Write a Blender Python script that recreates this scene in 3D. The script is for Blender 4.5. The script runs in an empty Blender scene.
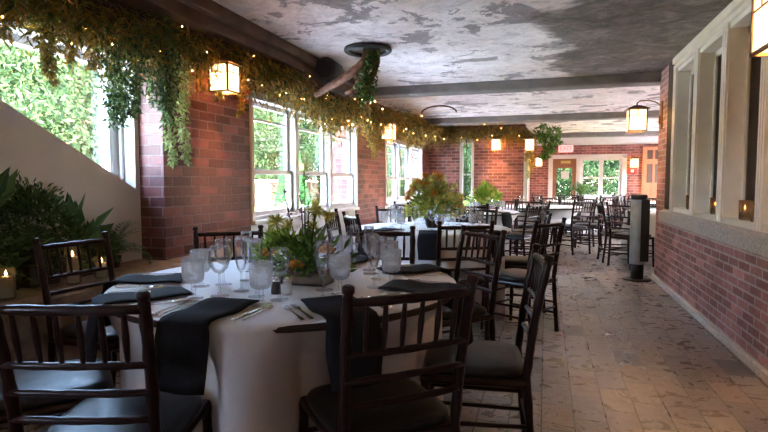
import bpy, math, random
import numpy as np
from mathutils import Vector, Matrix
rnd = random.Random(7)
NR = np.random.RandomState(11)
PI = math.pi
sc = bpy.context.scene
COL = sc.collection

# ------------------------------------------------------------------ materials
MATS = {}
def lin(c):
    return tuple(((v/255.)/12.92 if v/255. <= .04045 else ((v/255.+.055)/1.055)**2.4) for v in c)
class NT:
    def __init__(s, name):
        s.m = bpy.data.materials.new(name); s.m.use_nodes = True
        s.t = s.m.node_tree; s.t.nodes.clear()
        s.out = s.n('ShaderNodeOutputMaterial')
    def n(s, kind, **kw):
        nd = s.t.nodes.new(kind)
        for k, v in kw.items():
            if k.startswith('i_'):
                nd.inputs[k[2:].replace('_', ' ')].default_value = v
            else:
                setattr(nd, k, v)
        return nd
    def l(s, a, b): s.t.links.new(a, b)
    def ramp(s, fac, stops, interp='LINEAR'):
        r = s.n('ShaderNodeValToRGB'); r.color_ramp.interpolation = interp
        e = r.color_ramp.elements
        while len(e) < len(stops): e.new(0.5)
        for el, (p, c) in zip(e, stops):
            el.position = p; el.color = (c[0], c[1], c[2], 1)
        s.l(fac, r.inputs['Fac']); return r
    def mix(s, fac, a, b, mode='MIX'):
        m = s.n('ShaderNodeMix', data_type='RGBA', blend_type=mode)
        for sock, v in ((m.inputs[0], fac), (m.inputs[6], a), (m.inputs[7], b)):
            if hasattr(v, 'is_linked'): s.l(v, sock)
            elif isinstance(v, (int, float)): sock.default_value = v
            else: sock.default_value = (v[0], v[1], v[2], 1)
        return m.outputs[2]
    def math(s, op, a, b=None):
        m = s.n('ShaderNodeMath', operation=op)
        for sock, v in ((m.inputs[0], a), (m.inputs[1], b)):
            if v is None: continue
            if hasattr(v, 'is_linked'): s.l(v, sock)
            else: sock.default_value = v
        return m.outputs[0]
    def noise(s, vec, scale, detail=4, rough=.55, dist=0.):
        nz = s.n('ShaderNodeTexNoise'); nz.inputs['Scale'].default_value = scale
        nz.inputs['Detail'].default_value = detail; nz.inputs['Roughness'].default_value = rough
        nz.inputs['Distortion'].default_value = dist
        if vec is not None: s.l(vec, nz.inputs['Vector'])
        return nz
    def bump(s, h, strength=.3, dist=.01):
        b = s.n('ShaderNodeBump'); b.inputs['Strength'].default_value = strength
        b.inputs['Distance'].default_value = dist; s.l(h, b.inputs['Height']); return b.outputs[0]

def pbr(name, col, rough=.5, metal=0., spec=.5, vary=0., scale=8., bump=0., sheen=0., trans=0., coat=0.):
    if name in MATS: return MATS[name]
    t = NT(name); b = t.n('ShaderNodeBsdfPrincipled')
    b.inputs['Roughness'].default_value = rough; b.inputs['Metallic'].default_value = metal
    b.inputs['Specular IOR Level'].default_value = spec
    b.inputs['Coat Weight'].default_value = coat
    b.inputs['Sheen Weight'].default_value = sheen
    tc = t.n('ShaderNodeTexCoord'); nz = t.noise(tc.outputs['Object'], scale, 5)
    v = vary if vary else .06
    lo = tuple(max(0, c*(1-v)) for c in col); hi = tuple(min(1, c*(1+v)) for c in col)
    r = t.ramp(nz.outputs[0], [(.3, lo), (.7, hi)])
    t.l(r.outputs[0], b.inputs['Base Color'])
    if bump: t.l(t.bump(nz.outputs[0], bump, .01), b.inputs['Normal'])
    t.l(b.outputs[0], t.out.inputs[0]); MATS[name] = t.m; return t.m

def leafmat(name, cols, rough=.5, trans=.35, spec=.3):
    t = NT(name); g = t.n('ShaderNodeNewGeometry')
    r = t.ramp(g.outputs['Random Per Island'], [(i/(len(cols)-1.), c) for i, c in enumerate(cols)])
    b = t.n('ShaderNodeBsdfPrincipled'); b.inputs['Roughness'].default_value = rough
    b.inputs['Specular IOR Level'].default_value = spec
    t.l(r.outputs[0], b.inputs['Base Color'])
    tr = t.n('ShaderNodeBsdfTranslucent'); t.l(r.outputs[0], tr.inputs[0])
    mx = t.n('ShaderNodeMixShader'); mx.inputs[0].default_value = trans
    t.l(b.outputs[0], mx.inputs[1]); t.l(tr.outputs[0], mx.inputs[2])
    t.l(mx.outputs[0], t.out.inputs[0]); return t.m

def emis(name, col, strength):
    t = NT(name); e = t.n('ShaderNodeEmission'); e.inputs[0].default_value = (*col, 1)
    e.inputs[1].default_value = strength; t.l(e.outputs[0], t.out.inputs[0]); return t.m

def glassmat(name, tint=(.95, .97, .97), refl=1., milk=0., milkcol=(.8, .85, .9)):
    t = NT(name); tr = t.n('ShaderNodeBsdfTransparent'); tr.inputs[0].default_value = (*tint, 1)
    gl = t.n('ShaderNodeBsdfGlossy'); gl.inputs['Roughness'].default_value = .02
    fr = t.n('ShaderNodeFresnel'); fr.inputs[0].default_value = 1.45
    f = t.math('MULTIPLY', fr.outputs[0], refl)
    mx = t.n('ShaderNodeMixShader'); t.l(f, mx.inputs[0]); t.l(tr.outputs[0], mx.inputs[1]); t.l(gl.outputs[0], mx.inputs[2])
    last = mx.outputs[0]
    if milk:
        d = t.n('ShaderNodeBsdfDiffuse'); d.inputs[0].default_value = (*milkcol, 1)
        m2 = t.n('ShaderNodeMixShader'); m2.inputs[0].default_value = milk
        t.l(last, m2.inputs[1]); t.l(d.outputs[0], m2.inputs[2]); last = m2.outputs[0]
    t.l(last, t.out.inputs[0]); return t.m

def brickmat(name, c1, c2, mortar, bw=.22, bh=.075, mort=.009, rough=.55, spec=.35):
    t = NT(name); g = t.n('ShaderNodeNewGeometry')
    sp = t.n('ShaderNodeSeparateXYZ'); t.l(g.outputs['Position'], sp.inputs[0])
    u = t.math('ADD', sp.outputs[0], sp.outputs[1])
    cb = t.n('ShaderNodeCombineXYZ'); t.l(u, cb.inputs[0]); t.l(sp.outputs[2], cb.inputs[1])
    wob = t.noise(g.outputs['Position'], 9, 3)
    off = t.n('ShaderNodeVectorMath', operation='SCALE'); t.l(wob.outputs[1], off.inputs[0]); off.inputs['Scale'].default_value = .008
    ad = t.n('ShaderNodeVectorMath', operation='ADD'); t.l(cb.outputs[0], ad.inputs[0]); t.l(off.outputs[0], ad.inputs[1])
    br = t.n('ShaderNodeTexBrick'); t.l(ad.outputs[0], br.inputs['Vector'])
    br.inputs['Scale'].default_value = 1; br.inputs['Brick Width'].default_value = bw
    br.inputs['Row Height'].default_value = bh; br.inputs['Mortar Size'].default_value = mort
    br.inputs['Mortar Smooth'].default_value = .3; br.inputs['Bias'].default_value = 0
    br.inputs['Color1'].default_value = (0, 0, 0, 1); br.inputs['Color2'].default_value = (1, 1, 1, 1)
    br.inputs['Mortar'].default_value = (.5, .5, .5, 1)
    mid = tuple((a+b)/2 for a, b in zip(c1, c2))
    rp = t.ramp(br.outputs['Color'], [(0, c1), (.45, mid), (.75, c2), (1, tuple(min(1, x*1.35+.01) for x in c2))])
    nz = t.noise(g.outputs['Position'], 28, 5, .7)
    nb = t.noise(g.outputs['Position'], 2.2, 4)
    dirt = t.ramp(nb.outputs[0], [(.32, (.62, .6, .6)), (.65, (1.12, 1.1, 1.08))])
    grain = t.ramp(nz.outputs[0], [(.3, (.75, .75, .75)), (.7, (1.2, 1.2, 1.2))])
    c = t.mix(br.outputs['Fac'], rp.outputs[0], mortar)
    c = t.mix(1., c, grain.outputs[0], 'MULTIPLY'); c = t.mix(.8, c, dirt.outputs[0], 'MULTIPLY')
    b = t.n('ShaderNodeBsdfPrincipled'); t.l(c, b.inputs['Base Color'])
    b.inputs['Roughness'].default_value = rough; b.inputs['Specular IOR Level'].default_value = spec
    h = t.math('SUBTRACT', t.math('MULTIPLY', nz.outputs[0], .5), br.outputs['Fac'])
    t.l(t.bump(h, .55, .008), b.inputs['Normal'])
    t.l(b.outputs[0], t.out.inputs[0]); return t.m

def floormat():
    t = NT('slate_floor'); g = t.n('ShaderNodeNewGeometry')
    sp = t.n('ShaderNodeSeparateXYZ'); t.l(g.outputs['Position'], sp.inputs[0])
    cb = t.n('ShaderNodeCombineXYZ'); t.l(sp.outputs[1], cb.inputs[0]); t.l(sp.outputs[0], cb.inputs[1])
    br = t.n('ShaderNodeTexBrick'); t.l(cb.outputs[0], br.inputs['Vector'])
    br.inputs['Scale'].default_value = 1; br.inputs['Brick Width'].default_value = .31
    br.inputs['Row Height'].default_value = .158; br.inputs['Mortar Size'].default_value = .0035
    br.inputs['Mortar Smooth'].default_value = .2
    br.inputs['Color1'].default_value = (0, 0, 0, 1); br.inputs['Color2'].default_value = (1, 1, 1, 1)
    br.offset = .5; br.inputs['Mortar'].default_value = (.5, .5, .5, 1)
    rp = t.ramp(br.outputs['Color'], [(0, lin((98, 92, 92))), (.14, lin((166, 156, 146))), (.4, lin((186, 172, 156))),
                                     (.62, lin((152, 145, 141))), (.85, lin((182, 162, 142))), (1, lin((126, 121, 120)))])
    # every tile gets its own vein pattern
    sh = t.n('ShaderNodeVectorMath', operation='SCALE'); t.l(br.outputs['Color'], sh.inputs[0]); sh.inputs['Scale'].default_value = 37.
    ad = t.n('ShaderNodeVectorMath', operation='ADD'); t.l(g.outputs['Position'], ad.inputs[0]); t.l(sh.outputs[0], ad.inputs[1])
    n1 = t.noise(ad.outputs[0], 3.6, 4.5, .62, 2.6)
    v1 = t.ramp(n1.outputs[0], [(.28, (.5, .49, .49)), (.42, (.84, .84, .85)), (.485, (.95, .93, .91)), (.503, (.68, .66, .65)), (.52, (.98, .96, .94)), (.60, (.62, .61, .61)), (.70, (1.15, 1.1, 1.04))])
    n2 = t.noise(ad.outputs[0], 26, 5, .7, .6)
    v2 = t.ramp(n2.outputs[0], [(.3, (.74, .74, .74)), (.7, (1.18, 1.18, 1.18))])
    c = t.mix(1., rp.outputs[0], v1.outputs[0], 'MULTIPLY'); c = t.mix(.9, c, v2.outputs[0], 'MULTIPLY')
    c = t.mix(1., c, (.70, .68, .67), 'MULTIPLY')
    c = t.mix(br.outputs['Fac'], c, lin((58, 51, 47)))
    b = t.n('ShaderNodeBsdfPrincipled'); t.l(c, b.inputs['Base Color'])
    rr = t.ramp(n1.outputs[0], [(.3, (.22, .22, .22)), (.7, (.4, .4, .4))]); t.l(rr.outputs[0], b.inputs['Roughness'])
    h = t.math('SUBTRACT', t.math('ADD', t.math('MULTIPLY', n1.outputs[0], .8), t.math('MULTIPLY', n2.outputs[0], .3)), br.outputs['Fac'])
    t.l(t.bump(h, .35, .006), b.inputs['Normal'])
    t.l(b.outputs[0], t.out.inputs[0]); return t.m

def ceilmat():
    t = NT('peeling_plaster'); g = t.n('ShaderNodeNewGeometry')
    mp = t.n('ShaderNodeMapping'); t.l(g.outputs['Position'], mp.inputs[0]); mp.inputs['Scale'].default_value = (.95, 1.05, 1)
    P = mp.outputs[0]
    sp = t.n('ShaderNodeSeparateXYZ'); t.l(g.outputs['Position'], sp.inputs[0])
    big = t.noise(P, .85, 8, .62, .5)
    med = t.noise(P, 1.7, 9, .62, .7)
    fine = t.noise(P, 11, 6, .7, .5)
    base = t.ramp(fine.outputs[0], [(.25, lin((200, 182, 174))), (.75, lin((244, 228, 218)))])
    tone = t.ramp(t.noise(P, 1.2, 6, .6).outputs[0], [(.34, lin((214, 198, 192))), (.6, lin((250, 242, 238)))])
    c = t.mix(.6, base.outputs[0], tone.outputs[0])
    br_ = t.noise(P, 3.2, 9, .7, 1.1)
    c = t.mix(.75, c, t.ramp(br_.outputs[0], [(.36, (.7, .67, .66)), (.5, (1, 1, 1)), (.64, (1.1, 1.1, 1.1))]).outputs[0], 'MULTIPLY')
    # flaked areas where the paint has come off
    ms = t.math('ADD', med.outputs[0], t.math('MULTIPLY', t.math('SUBTRACT', fine.outputs[0], .5), .22))
    pk = t.ramp(ms, [(.555, (0, 0, 0)), (.573, (1, 1, 1))])
    c = t.mix(t.math('MULTIPLY', pk.outputs[0], .85), c, t.ramp(fine.outputs[0], [(.3, lin((104, 94, 90))), (.7, lin((160, 144, 137)))]).outputs[0])
    p2 = t.ramp(t.math('ADD', t.noise(P, 1.1, 9, .66, .4).outputs[0], t.math('MULTIPLY', t.math('SUBTRACT', fine.outputs[0], .5), .3)), [(.6, (0, 0, 0)), (.64, (1, 1, 1))])
    c = t.mix(t.math('MULTIPLY', p2.outputs[0], .55), c, lin((128, 116, 110)))
    # darker grey-brown tone over the right-hand bay before the first beam
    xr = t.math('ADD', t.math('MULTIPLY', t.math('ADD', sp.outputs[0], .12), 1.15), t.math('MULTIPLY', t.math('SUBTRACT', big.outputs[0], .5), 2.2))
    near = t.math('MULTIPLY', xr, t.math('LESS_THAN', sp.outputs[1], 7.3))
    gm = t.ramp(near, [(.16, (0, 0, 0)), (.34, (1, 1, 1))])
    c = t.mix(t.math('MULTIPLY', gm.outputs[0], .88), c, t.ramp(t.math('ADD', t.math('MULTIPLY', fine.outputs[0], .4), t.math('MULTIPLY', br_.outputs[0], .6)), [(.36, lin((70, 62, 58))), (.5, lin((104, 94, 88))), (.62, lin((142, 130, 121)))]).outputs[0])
    # crack lines around flakes
    ed = t.ramp(t.noise(P, 3.4, 8, .66, 1.8).outputs[0], [(.482, (1, 1, 1)), (.497, (.45, .42, .4)), (.512, (1, 1, 1))])
    c = t.mix(.6, c, ed.outputs[0], 'MULTIPLY')
    b = t.n('ShaderNodeBsdfPrincipled'); b.inputs['Roughness'].default_value = .75; b.inputs['Specular IOR Level'].default_value = .25
    t.l(c, b.inputs['Base Color'])
    h = t.math('ADD', t.math('MULTIPLY', med.outputs[0], 1.2), t.math('MULTIPLY', fine.outputs[0], .35))
    t.l(t.bump(h, .5, .03), b.inputs['Normal'])
    t.l(b.outputs[0], t.out.inputs[0]); return t.m

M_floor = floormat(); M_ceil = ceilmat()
M_brickL = brickmat('brick_brown_red', lin((84, 42, 38)), lin((120, 64, 58)), lin((130, 98, 92)), .23, .078, .006)
M_brickF = brickmat('brick_orange_red', lin((108, 56, 50)), lin((144, 84, 76)), lin((164, 136, 128)), .22, .075, .008)
M_brickR = brickmat('brick_pink_red', lin((138, 84, 78)), lin((178, 118, 110)), lin((186, 166, 158)), .215, .066, .009)
M_brickX = brickmat('brick_garden', lin((56, 27, 24)), lin((74, 38, 34)), lin((78, 68, 62)), .22, .075, .01)
M_white = pbr('white_paint', lin((196, 191, 187)), .4, vary=.04, bump=.05)
M_cream = pbr('cream_paint', lin((234, 222, 206)), .42, vary=.05, bump=.05)
M_wallw = pbr('grey_white_plaster', lin((206, 196, 193)), .8, vary=.05, scale=3, bump=.1)
M_stone = pbr('granite_sill', lin((186, 174, 164)), .75, vary=.3, scale=60, bump=.4)
M_ledge = pbr('ledge_stone', lin((128, 104, 84)), .85, vary=.3, scale=14, bump=.5)
M_beam = pbr('beam_grey', lin((112, 104, 98)), .7, vary=.25, scale=5, bump=.3)
M_timber = pbr('old_timber', lin((84, 58, 44)), .75, vary=.4, scale=6, bump=.4)
M_timberd = pbr('dark_timber', lin((48, 33, 26)), .75, vary=.4, scale=6, bump=.4)
M_chair = pbr('mahogany', (.016, .0055, .0048), .3, vary=.3, scale=20, spec=.22)
M_vinyl = pbr('black_vinyl', (.007, .006, .0055), .42, spec=.28, vary=.2, scale=30, bump=.08)
M_cloth = pbr('white_linen', lin((210, 205, 203)), .85, vary=.03, scale=40, bump=.05, sheen=.2)
M_napkin = pbr('charcoal_napkin', (.0075, .007, .009), .85, spec=.15, vary=.2, scale=50, bump=.1)
M_steel = pbr('cutlery_steel', (.62, .6, .58), .22, 1.)
M_iron = pbr('black_iron', (.018, .016, .015), .5, .4)
M_bronze = pbr('lantern_bronze', (.19, .095, .03), .45, .7, vary=.3)
M_black = pbr('matt_black', (.012, .012, .013), .6)
M_grey = pbr('brushed_grey', (.30, .31, .32), .35, .3, vary=.2)
M_red = pbr('red_enamel', (.55, .03, .02), .4)
M_bark = pbr('bark', lin((118, 82, 62)), .9, vary=.45, scale=25, bump=.9)
M_twig = pbr('dry_twig', lin((98, 66, 42)), .85, vary=.4, scale=20)
M_stem = pbr('green_stem', lin((72, 96, 40)), .6, vary=.3)
M_woodbox = pbr('rustic_wood_box', lin((112, 92, 76)), .8, vary=.4, scale=14, bump=.4)
M_pot = pbr('dark_pot', lin((58, 48, 42)), .6)
M_wax = pbr('ivory_wax', lin((225, 205, 165)), .5)
M_door = pbr('brown_door', lin((126, 80, 52)), .5, vary=.2, scale=6)
M_odoor = pbr('orange_door', lin((196, 124, 84)), .55, vary=.12, scale=6)
M_alum = pbr('white_storm_metal', lin((206, 206, 206)), .35, .2)
M_glass = glassmat('window_glass', (.93, .97, .96), .35)
M_gdark = glassmat('dark_window_glass', (.42, .38, .35), .45)
M_crys = glassmat('clear_glassware', (.995, .995, 1.), .55, .025, (.9, .93, .96))
M_goblet = glassmat('ribbed_glassware', (.99, .99, .99), .8, .22, (.94, .97, 1.))
M_votive = glassmat('smoked_votive_glass', (.86, .74, .6), .8, .12, (.5, .36, .24))
M_flame = emis('flame', (1, .55, .16), 11.)
M_fairy = emis('fairy_bulb', (1, .5, .12), 10.)
M_soil = pbr('soil', lin((50, 38, 30)), .95, vary=.4, scale=20, bump=.6)
def lampglass():
    t = NT('lantern_amber_glass'); e = t.n('ShaderNodeEmission'); e.inputs[0].default_value = (1, .74, .38, 1); e.inputs[1].default_value = .95
    tr = t.n('ShaderNodeBsdfTransparent'); tr.inputs[0].default_value = (1, .8, .5, 1)
    mx = t.n('ShaderNodeMixShader'); mx.inputs[0].default_value = .72
    t.l(tr.outputs[0], mx.inputs[1]); t.l(e.outputs[0], mx.inputs[2]); t.l(mx.outputs[0], t.out.inputs[0]); return t.m
M_lamp = lampglass()
G = lambda *cs: [lin(c) for c in cs]
L_garl = leafmat('garland_leaf', G((74, 78, 34), (132, 116, 48), (168, 128, 60), (100, 98, 44), (180, 126, 66)), .6)
L_dark = leafmat('hanging_leaf', G((40, 62, 38), (72, 94, 54), (104, 118, 66), (54, 76, 46)), .5)
L_pale = leafmat('pale_strand_leaf', G((150, 160, 100), (180, 184, 124), (126, 142, 86)), .6)
L_ivy = leafmat('ivy_leaf', G((52, 84, 38), (92, 126, 58), (36, 60, 30), (116, 112, 60)), .4)
L_lime = leafmat('lime_leaf', G((120, 158, 44), (158, 184, 66), (96, 134, 36)), .5)
L_deep = leafmat('deep_leaf', G((50, 84, 38), (84, 122, 52), (116, 150, 66), (66, 100, 46)), .45)
L_bush = leafmat('bouquet_leaf', G((100, 130, 56), (160, 180, 84), (206, 206, 116), (130, 152, 68), (214, 172, 84)), .5)
L_yel = leafmat('yellow_petal', G((196, 190, 84), (216, 206, 120), (170, 172, 70)), .6)
L_oran = leafmat('orange_petal', G((196, 128, 40), (222, 160, 60), (176, 104, 32)), .6)
L_plant = leafmat('shade_plant_leaf', G((44, 74, 44), (70, 102, 60), (92, 124, 74), (54, 84, 50)), .4, .25)
L_tree = leafmat('tree_leaf', G((14, 25, 13), (36, 49, 26), (22, 35, 18), (66, 80, 46), (10, 16, 10)), .7, .12, .05)
L_cone = leafmat('conifer_leaf', G((40, 92, 44), (70, 128, 60), (54, 108, 50)), .6, .3)
L_grass = leafmat('grass_blade', G((150, 176, 72), (178, 196, 92), (126, 156, 60)), .7, .4)
L_purp = leafmat('purple_bud', G((96, 70, 96), (122, 92, 118)), .6)

# ------------------------------------------------------------------ mesh builder
class MB:
    def __init__(s): s.v = []; s.f = []; s.sm = []
    def add(s, vs, fs, smooth=False):
        o = len(s.v); s.v += [tuple(v) for v in vs]; s.f += [tuple(i+o for i in f) for f in fs]; s.sm += [smooth]*len(fs); return s
    def box(s, x0, x1, y0, y1, z0, z1, bev=0.):
        if bev <= 0:
            vs = [(x, y, z) for z in (z0, z1) for y in (y0, y1) for x in (x0, x1)]
            fs = [(0, 2, 3, 1), (4, 5, 7, 6), (0, 1, 5, 4), (2, 6, 7, 3), (0, 4, 6, 2), (1, 3, 7, 5)]
            return s.add(vs, fs)
        b = min(bev, (x1-x0)/2.01, (y1-y0)/2.01, (z1-z0)/2.01); rings = []
        n = 3
        def loop(ins, z):
            r = []; X0, X1, Y0, Y1 = x0+ins, x1-ins, y0+ins, y1-ins; rr = b-ins if b > ins else 0
            for cx, cy, a0 in ((X1-rr, Y1-rr, 0), (X0+rr, Y1-rr, 90), (X0+rr, Y0+rr, 180), (X1-rr, Y0+rr, 270)):
                for k in range(n):
                    a = math.radians(a0+90*k/(n-1)); r.append((cx+rr*math.cos(a), cy+rr*math.sin(a), z))
            return r
        L = [loop(b*.7, z0), loop(b*.25, z0+b*.35), loop(0, z0+b), loop(0, z1-b), loop(b*.25, z1-b*.35), loop(b*.7, z1)]
        N = 4*n; vs = [p for l in L for p in l]; fs = []
        for i in range(len(L)-1):
            for j in range(N):
                fs.append((i*N+j, i*N+(j+1) % N, (i+1)*N+(j+1) % N, (i+1)*N+j))
        fs.append(tuple(reversed(range(N)))); fs.append(tuple(range((len(L)-1)*N, len(L)*N)))
        return s.add(vs, fs, False)
    def tube(s, pts, rad, n=8, cap=True):
        pts = [Vector(p) for p in pts]; m = len(pts)
        if not hasattr(rad, '__len__'): rad = [rad]*m
        vs = []; up = None
        for i, p in enumerate(pts):
            d = (pts[min(i+1, m-1)]-pts[max(i-1, 0)])
            if d.length < 1e-9: d = Vector((0, 0, 1))
            d.normalize()
            if up is None:
                up = Vector((0, 0, 1)) if abs(d.z) < .9 else Vector((1, 0, 0))
            a = d.cross(up)
            if a.length < 1e-6: a = d.orthogonal()
            a.normalize(); b2 = a.cross(d).normalized(); up = b2
            for k in range(n):
                t = 2*PI*k/n; vs.append(p+(a*math.cos(t)+b2*math.sin(t))*rad[i])
        fs = [(i*n+k, i*n+(k+1) % n, (i+1)*n+(k+1) % n, (i+1)*n+k) for i in range(m-1) for k in range(n)]
        s.add(vs, fs, True)
        if cap:
            o = len(s.v)-len(vs)
            s.f.append(tuple(o+k for k in reversed(range(n)))); s.f.append(tuple(o+(m-1)*n+k for k in range(n))); s.sm += [False, False]
        return s
    def lathe(s, prof, c=(0, 0, 0), n=16, ribs=0, amp=0., zr=None):
        vs = []
        for r, z in prof:
            for k in range(n):
                t = 2*PI*k/n; rr = r
                if ribs and zr and zr[0] <= z <= zr[1]: rr = r*(1+amp*math.cos(ribs*t))
                vs.append((c[0]+rr*math.cos(t), c[1]+rr*math.sin(t), c[2]+z))
        m = len(prof)
        fs = [(i*n+k, i*n+(k+1) % n, (i+1)*n+(k+1) % n, (i+1)*n+k) for i in range(m-1) for k in range(n)]
        s.add(vs, fs, True); o = len(s.v)-len(vs)
        if prof[0][0] > 1e-5: s.f.append(tuple(o+k for k in reversed(range(n)))); s.sm.append(False)
        if prof[-1][0] > 1e-5: s.f.append(tuple(o+(m-1)*n+k for k in range(n))); s.sm.append(False)
        return s
    def ball(s, c, r, sx=1, sy=1, sz=1, n=10, m=6):
        vs = [(c[0]+r*sx*math.sin(PI*i/m)*math.cos(2*PI*k/n), c[1]+r*sy*math.sin(PI*i/m)*math.sin(2*PI*k/n), c[2]-r*sz*math.cos(PI*i/m)) for i in range(m+1) for k in range(n)]
        fs = [(i*n+k, i*n+(k+1) % n, (i+1)*n+(k+1) % n, (i+1)*n+k) for i in range(m) for k in range(n)]
        return s.add(vs, fs, True)
    def prism(s, poly, axis, a0, a1):
        # poly: 2-D points; axis 'x' -> points are (y,z)
        def P(p, a): return (a, p[0], p[1]) if axis == 'x' else ((p[0], a, p[1]) if axis == 'y' else (p[0], p[1], a))
        n = len(poly); vs = [P(p, a0) for p in poly]+[P(p, a1) for p in poly]
        fs = [tuple(reversed(range(n))), tuple(range(n, 2*n))]+[(i, (i+1) % n, n+(i+1) % n, n+i) for i in range(n)]
        return s.add(vs, fs)
    def leaf(s, p, d, L, W, fold=.25):
        p = Vector(p); d = Vector(d).normalized()
        q = Vector((rnd.uniform(-1, 1), rnd.uniform(-1, 1), rnd.uniform(-1, 1)))
        sd = d.cross(q)
        if sd.length < 1e-4: sd = d.orthogonal()
        sd.normalize(); nn = sd.cross(d)
        m = p+d*L*.45
        return s.add([p, m+sd*W*.5+nn*W*fold, p+d*L, m-sd*W*.5+nn*W*fold], [(0, 1, 2), (0, 2, 3)])
    def obj(s, name, mat, parent=None, **kw):
        me = bpy.data.meshes.new(name); me.from_pydata(s.v, [], s.f)
        me.polygons.foreach_set('use_smooth', s.sm); me.validate(); me.update()
        import bmesh
        bm = bmesh.new(); bm.from_mesh(me); bmesh.ops.recalc_face_normals(bm, faces=bm.faces); bm.to_mesh(me); bm.free()
        me.materials.append(mat)
        o = bpy.data.objects.new(name, me); COL.objects.link(o)
        if parent: o.parent = parent
        for k, v in kw.items(): o[k] = v
        return o

def thing(name, label, cat, loc=(0, 0, 0), rz=0., group=None):
    o = bpy.data.objects.new(name, None); COL.objects.link(o); o.empty_display_size = .1
    o.location = loc; o.rotation_euler = (0, 0, rz); o['label'] = label; o['category'] = cat
    if group: o['group'] = group
    return o
def tag(o, label, cat, group=None, kind=None):
    o['label'] = label; o['category'] = cat
    if group: o['group'] = group
    if kind: o['kind'] = kind
    return o
def struct(o, label=None):
    o['kind'] = 'structure'
    if label: o['label'] = label
    o['category'] = o.name.split('_')[0]
    return o
def dup(root, loc, rz, label, group=None):
    def cp(o, par):
        c = o.copy(); COL.objects.link(c); c.parent = par
        for ch in o.children: cp(ch, c)
        return c
    r = cp(root, None); r.location = loc; r.rotation_euler = (0, 0, rz); r['label'] = label
    if group: r['group'] = group
    return r

# ------------------------------------------------------------------ room shell
CZ = 2.53
struct(MB().box(-3.1, 4.2, -4, 17.3, -.12, 0).obj('floor', M_floor), 'brown and grey slate tile floor')
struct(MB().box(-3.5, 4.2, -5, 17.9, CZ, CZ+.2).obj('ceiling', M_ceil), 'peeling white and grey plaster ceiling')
# left brick wall with piers
XL, XO = -2.75, -3.1
m = MB()
m.box(XO, XL, 3.34, 4.56, 0, CZ)            # near pier
m.box(XO, XL, 7.6, 9.08, 0, CZ)             # pier between the windows
m.box(XO, XL, 12.0, 12.75, 0, CZ)
m.box(XO, XL, 4.56, 7.6, 2.08, CZ); m.box(XO, XL, 9.08, 12.0, 2.0, CZ)
struct(m.obj('wall_left', M_brickL), 'dark red brick wall between the windows')
m = MB(); m.box(XO+.05, XL-.03, 4.56, 7.6, 0, .8); m.box(XO+.05, XL-.03, 9.08, 12.0, 0, .8)
for z in (.18, .34, .50, .66): m.box(XL-.03, XL-.015, 4.58, 7.58, z, z+.03)
struct(m.obj('wall_left_under_windows', M_white), 'white panelled wall under the windows')
m = MB(); m.box(XL-.1, XL+.05, 4.56, 7.6, .78, .82, .01); m.box(XL-.1, XL+.05, 9.08, 12.0, .78, .82, .01)
struct(m.obj('trim_1', M_white), 'white window stool board')
# white plaster wall with the raked window
XW, XV = -2.97, -3.16
m = MB()
diag = lambda y: 1.14+(3.31-y)*.51
m.prism([(.3, 0), (3.40, 0), (3.40, 1.09), (3.31, 1.14), (1.35, diag(1.35)), (.3, diag(1.35))], 'x', XV, XW)
m.prism([(3.31, 1.14), (3.40, 1.09), (3.40, CZ), (3.31, CZ)], 'x', XV, XW)
m.prism([(.3, 2.14), (3.31, 2.14), (3.31, CZ), (.3, CZ)], 'x', XV, XW)
m.box(XV, XW, .3, 1.35, diag(1.35), CZ)
m.box(XV, XW, -4, .3, 0, .8); m.box(XV, XW, -4, .3, 2.2, CZ); m.box(XV, XW, -4, -2.3, .8, 2.2); m.box(XV, XW, -1.6, .3, .8, 2.2); m.box(XV, XW, -2.3, -1.6, .8, 1.2)  # unseen opening behind the camera, added to let in light
struct(m.obj('wall_left_plaster', M_wallw), 'plain pale plaster wall below the raked window')
w = struct(bpy.data.objects.new('window_1', None), 'large window with a raked lower edge'); COL.objects.link(w)
m = MB(); m.box(XV-.04, XV+.05, 3.2, 3.30, 1.2, 2.12, .008); m.box(XV-.04, XV+.05, 1.4, 3.3, 2.05, 2.14, .008)
m.prism([(1.35, diag(1.35)), (3.31, 1.14), (3.31, 1.20), (1.35, diag(1.35)+.06)], 'x', XV-.04, XV+.05)
m.obj('frame', M_white, w)
m = MB(); m.box(XV+.05, XW, 3.295, 3.315, 1.15, 2.14); m.box(XV+.05, XW+.006, 1.4, 3.31, 2.10, 2.145); m.box(XV+.07, XV+.09, 3.27, 3.30, 1.17, 2.1); m.obj('jamb', M_white, w)
MB().prism([(1.38, 2.12), (1.38, diag(1.38)), (3.28, 1.16), (3.28, 2.12)], 'x', XV-.006, XV).obj('pane', M_glass, w)

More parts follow.
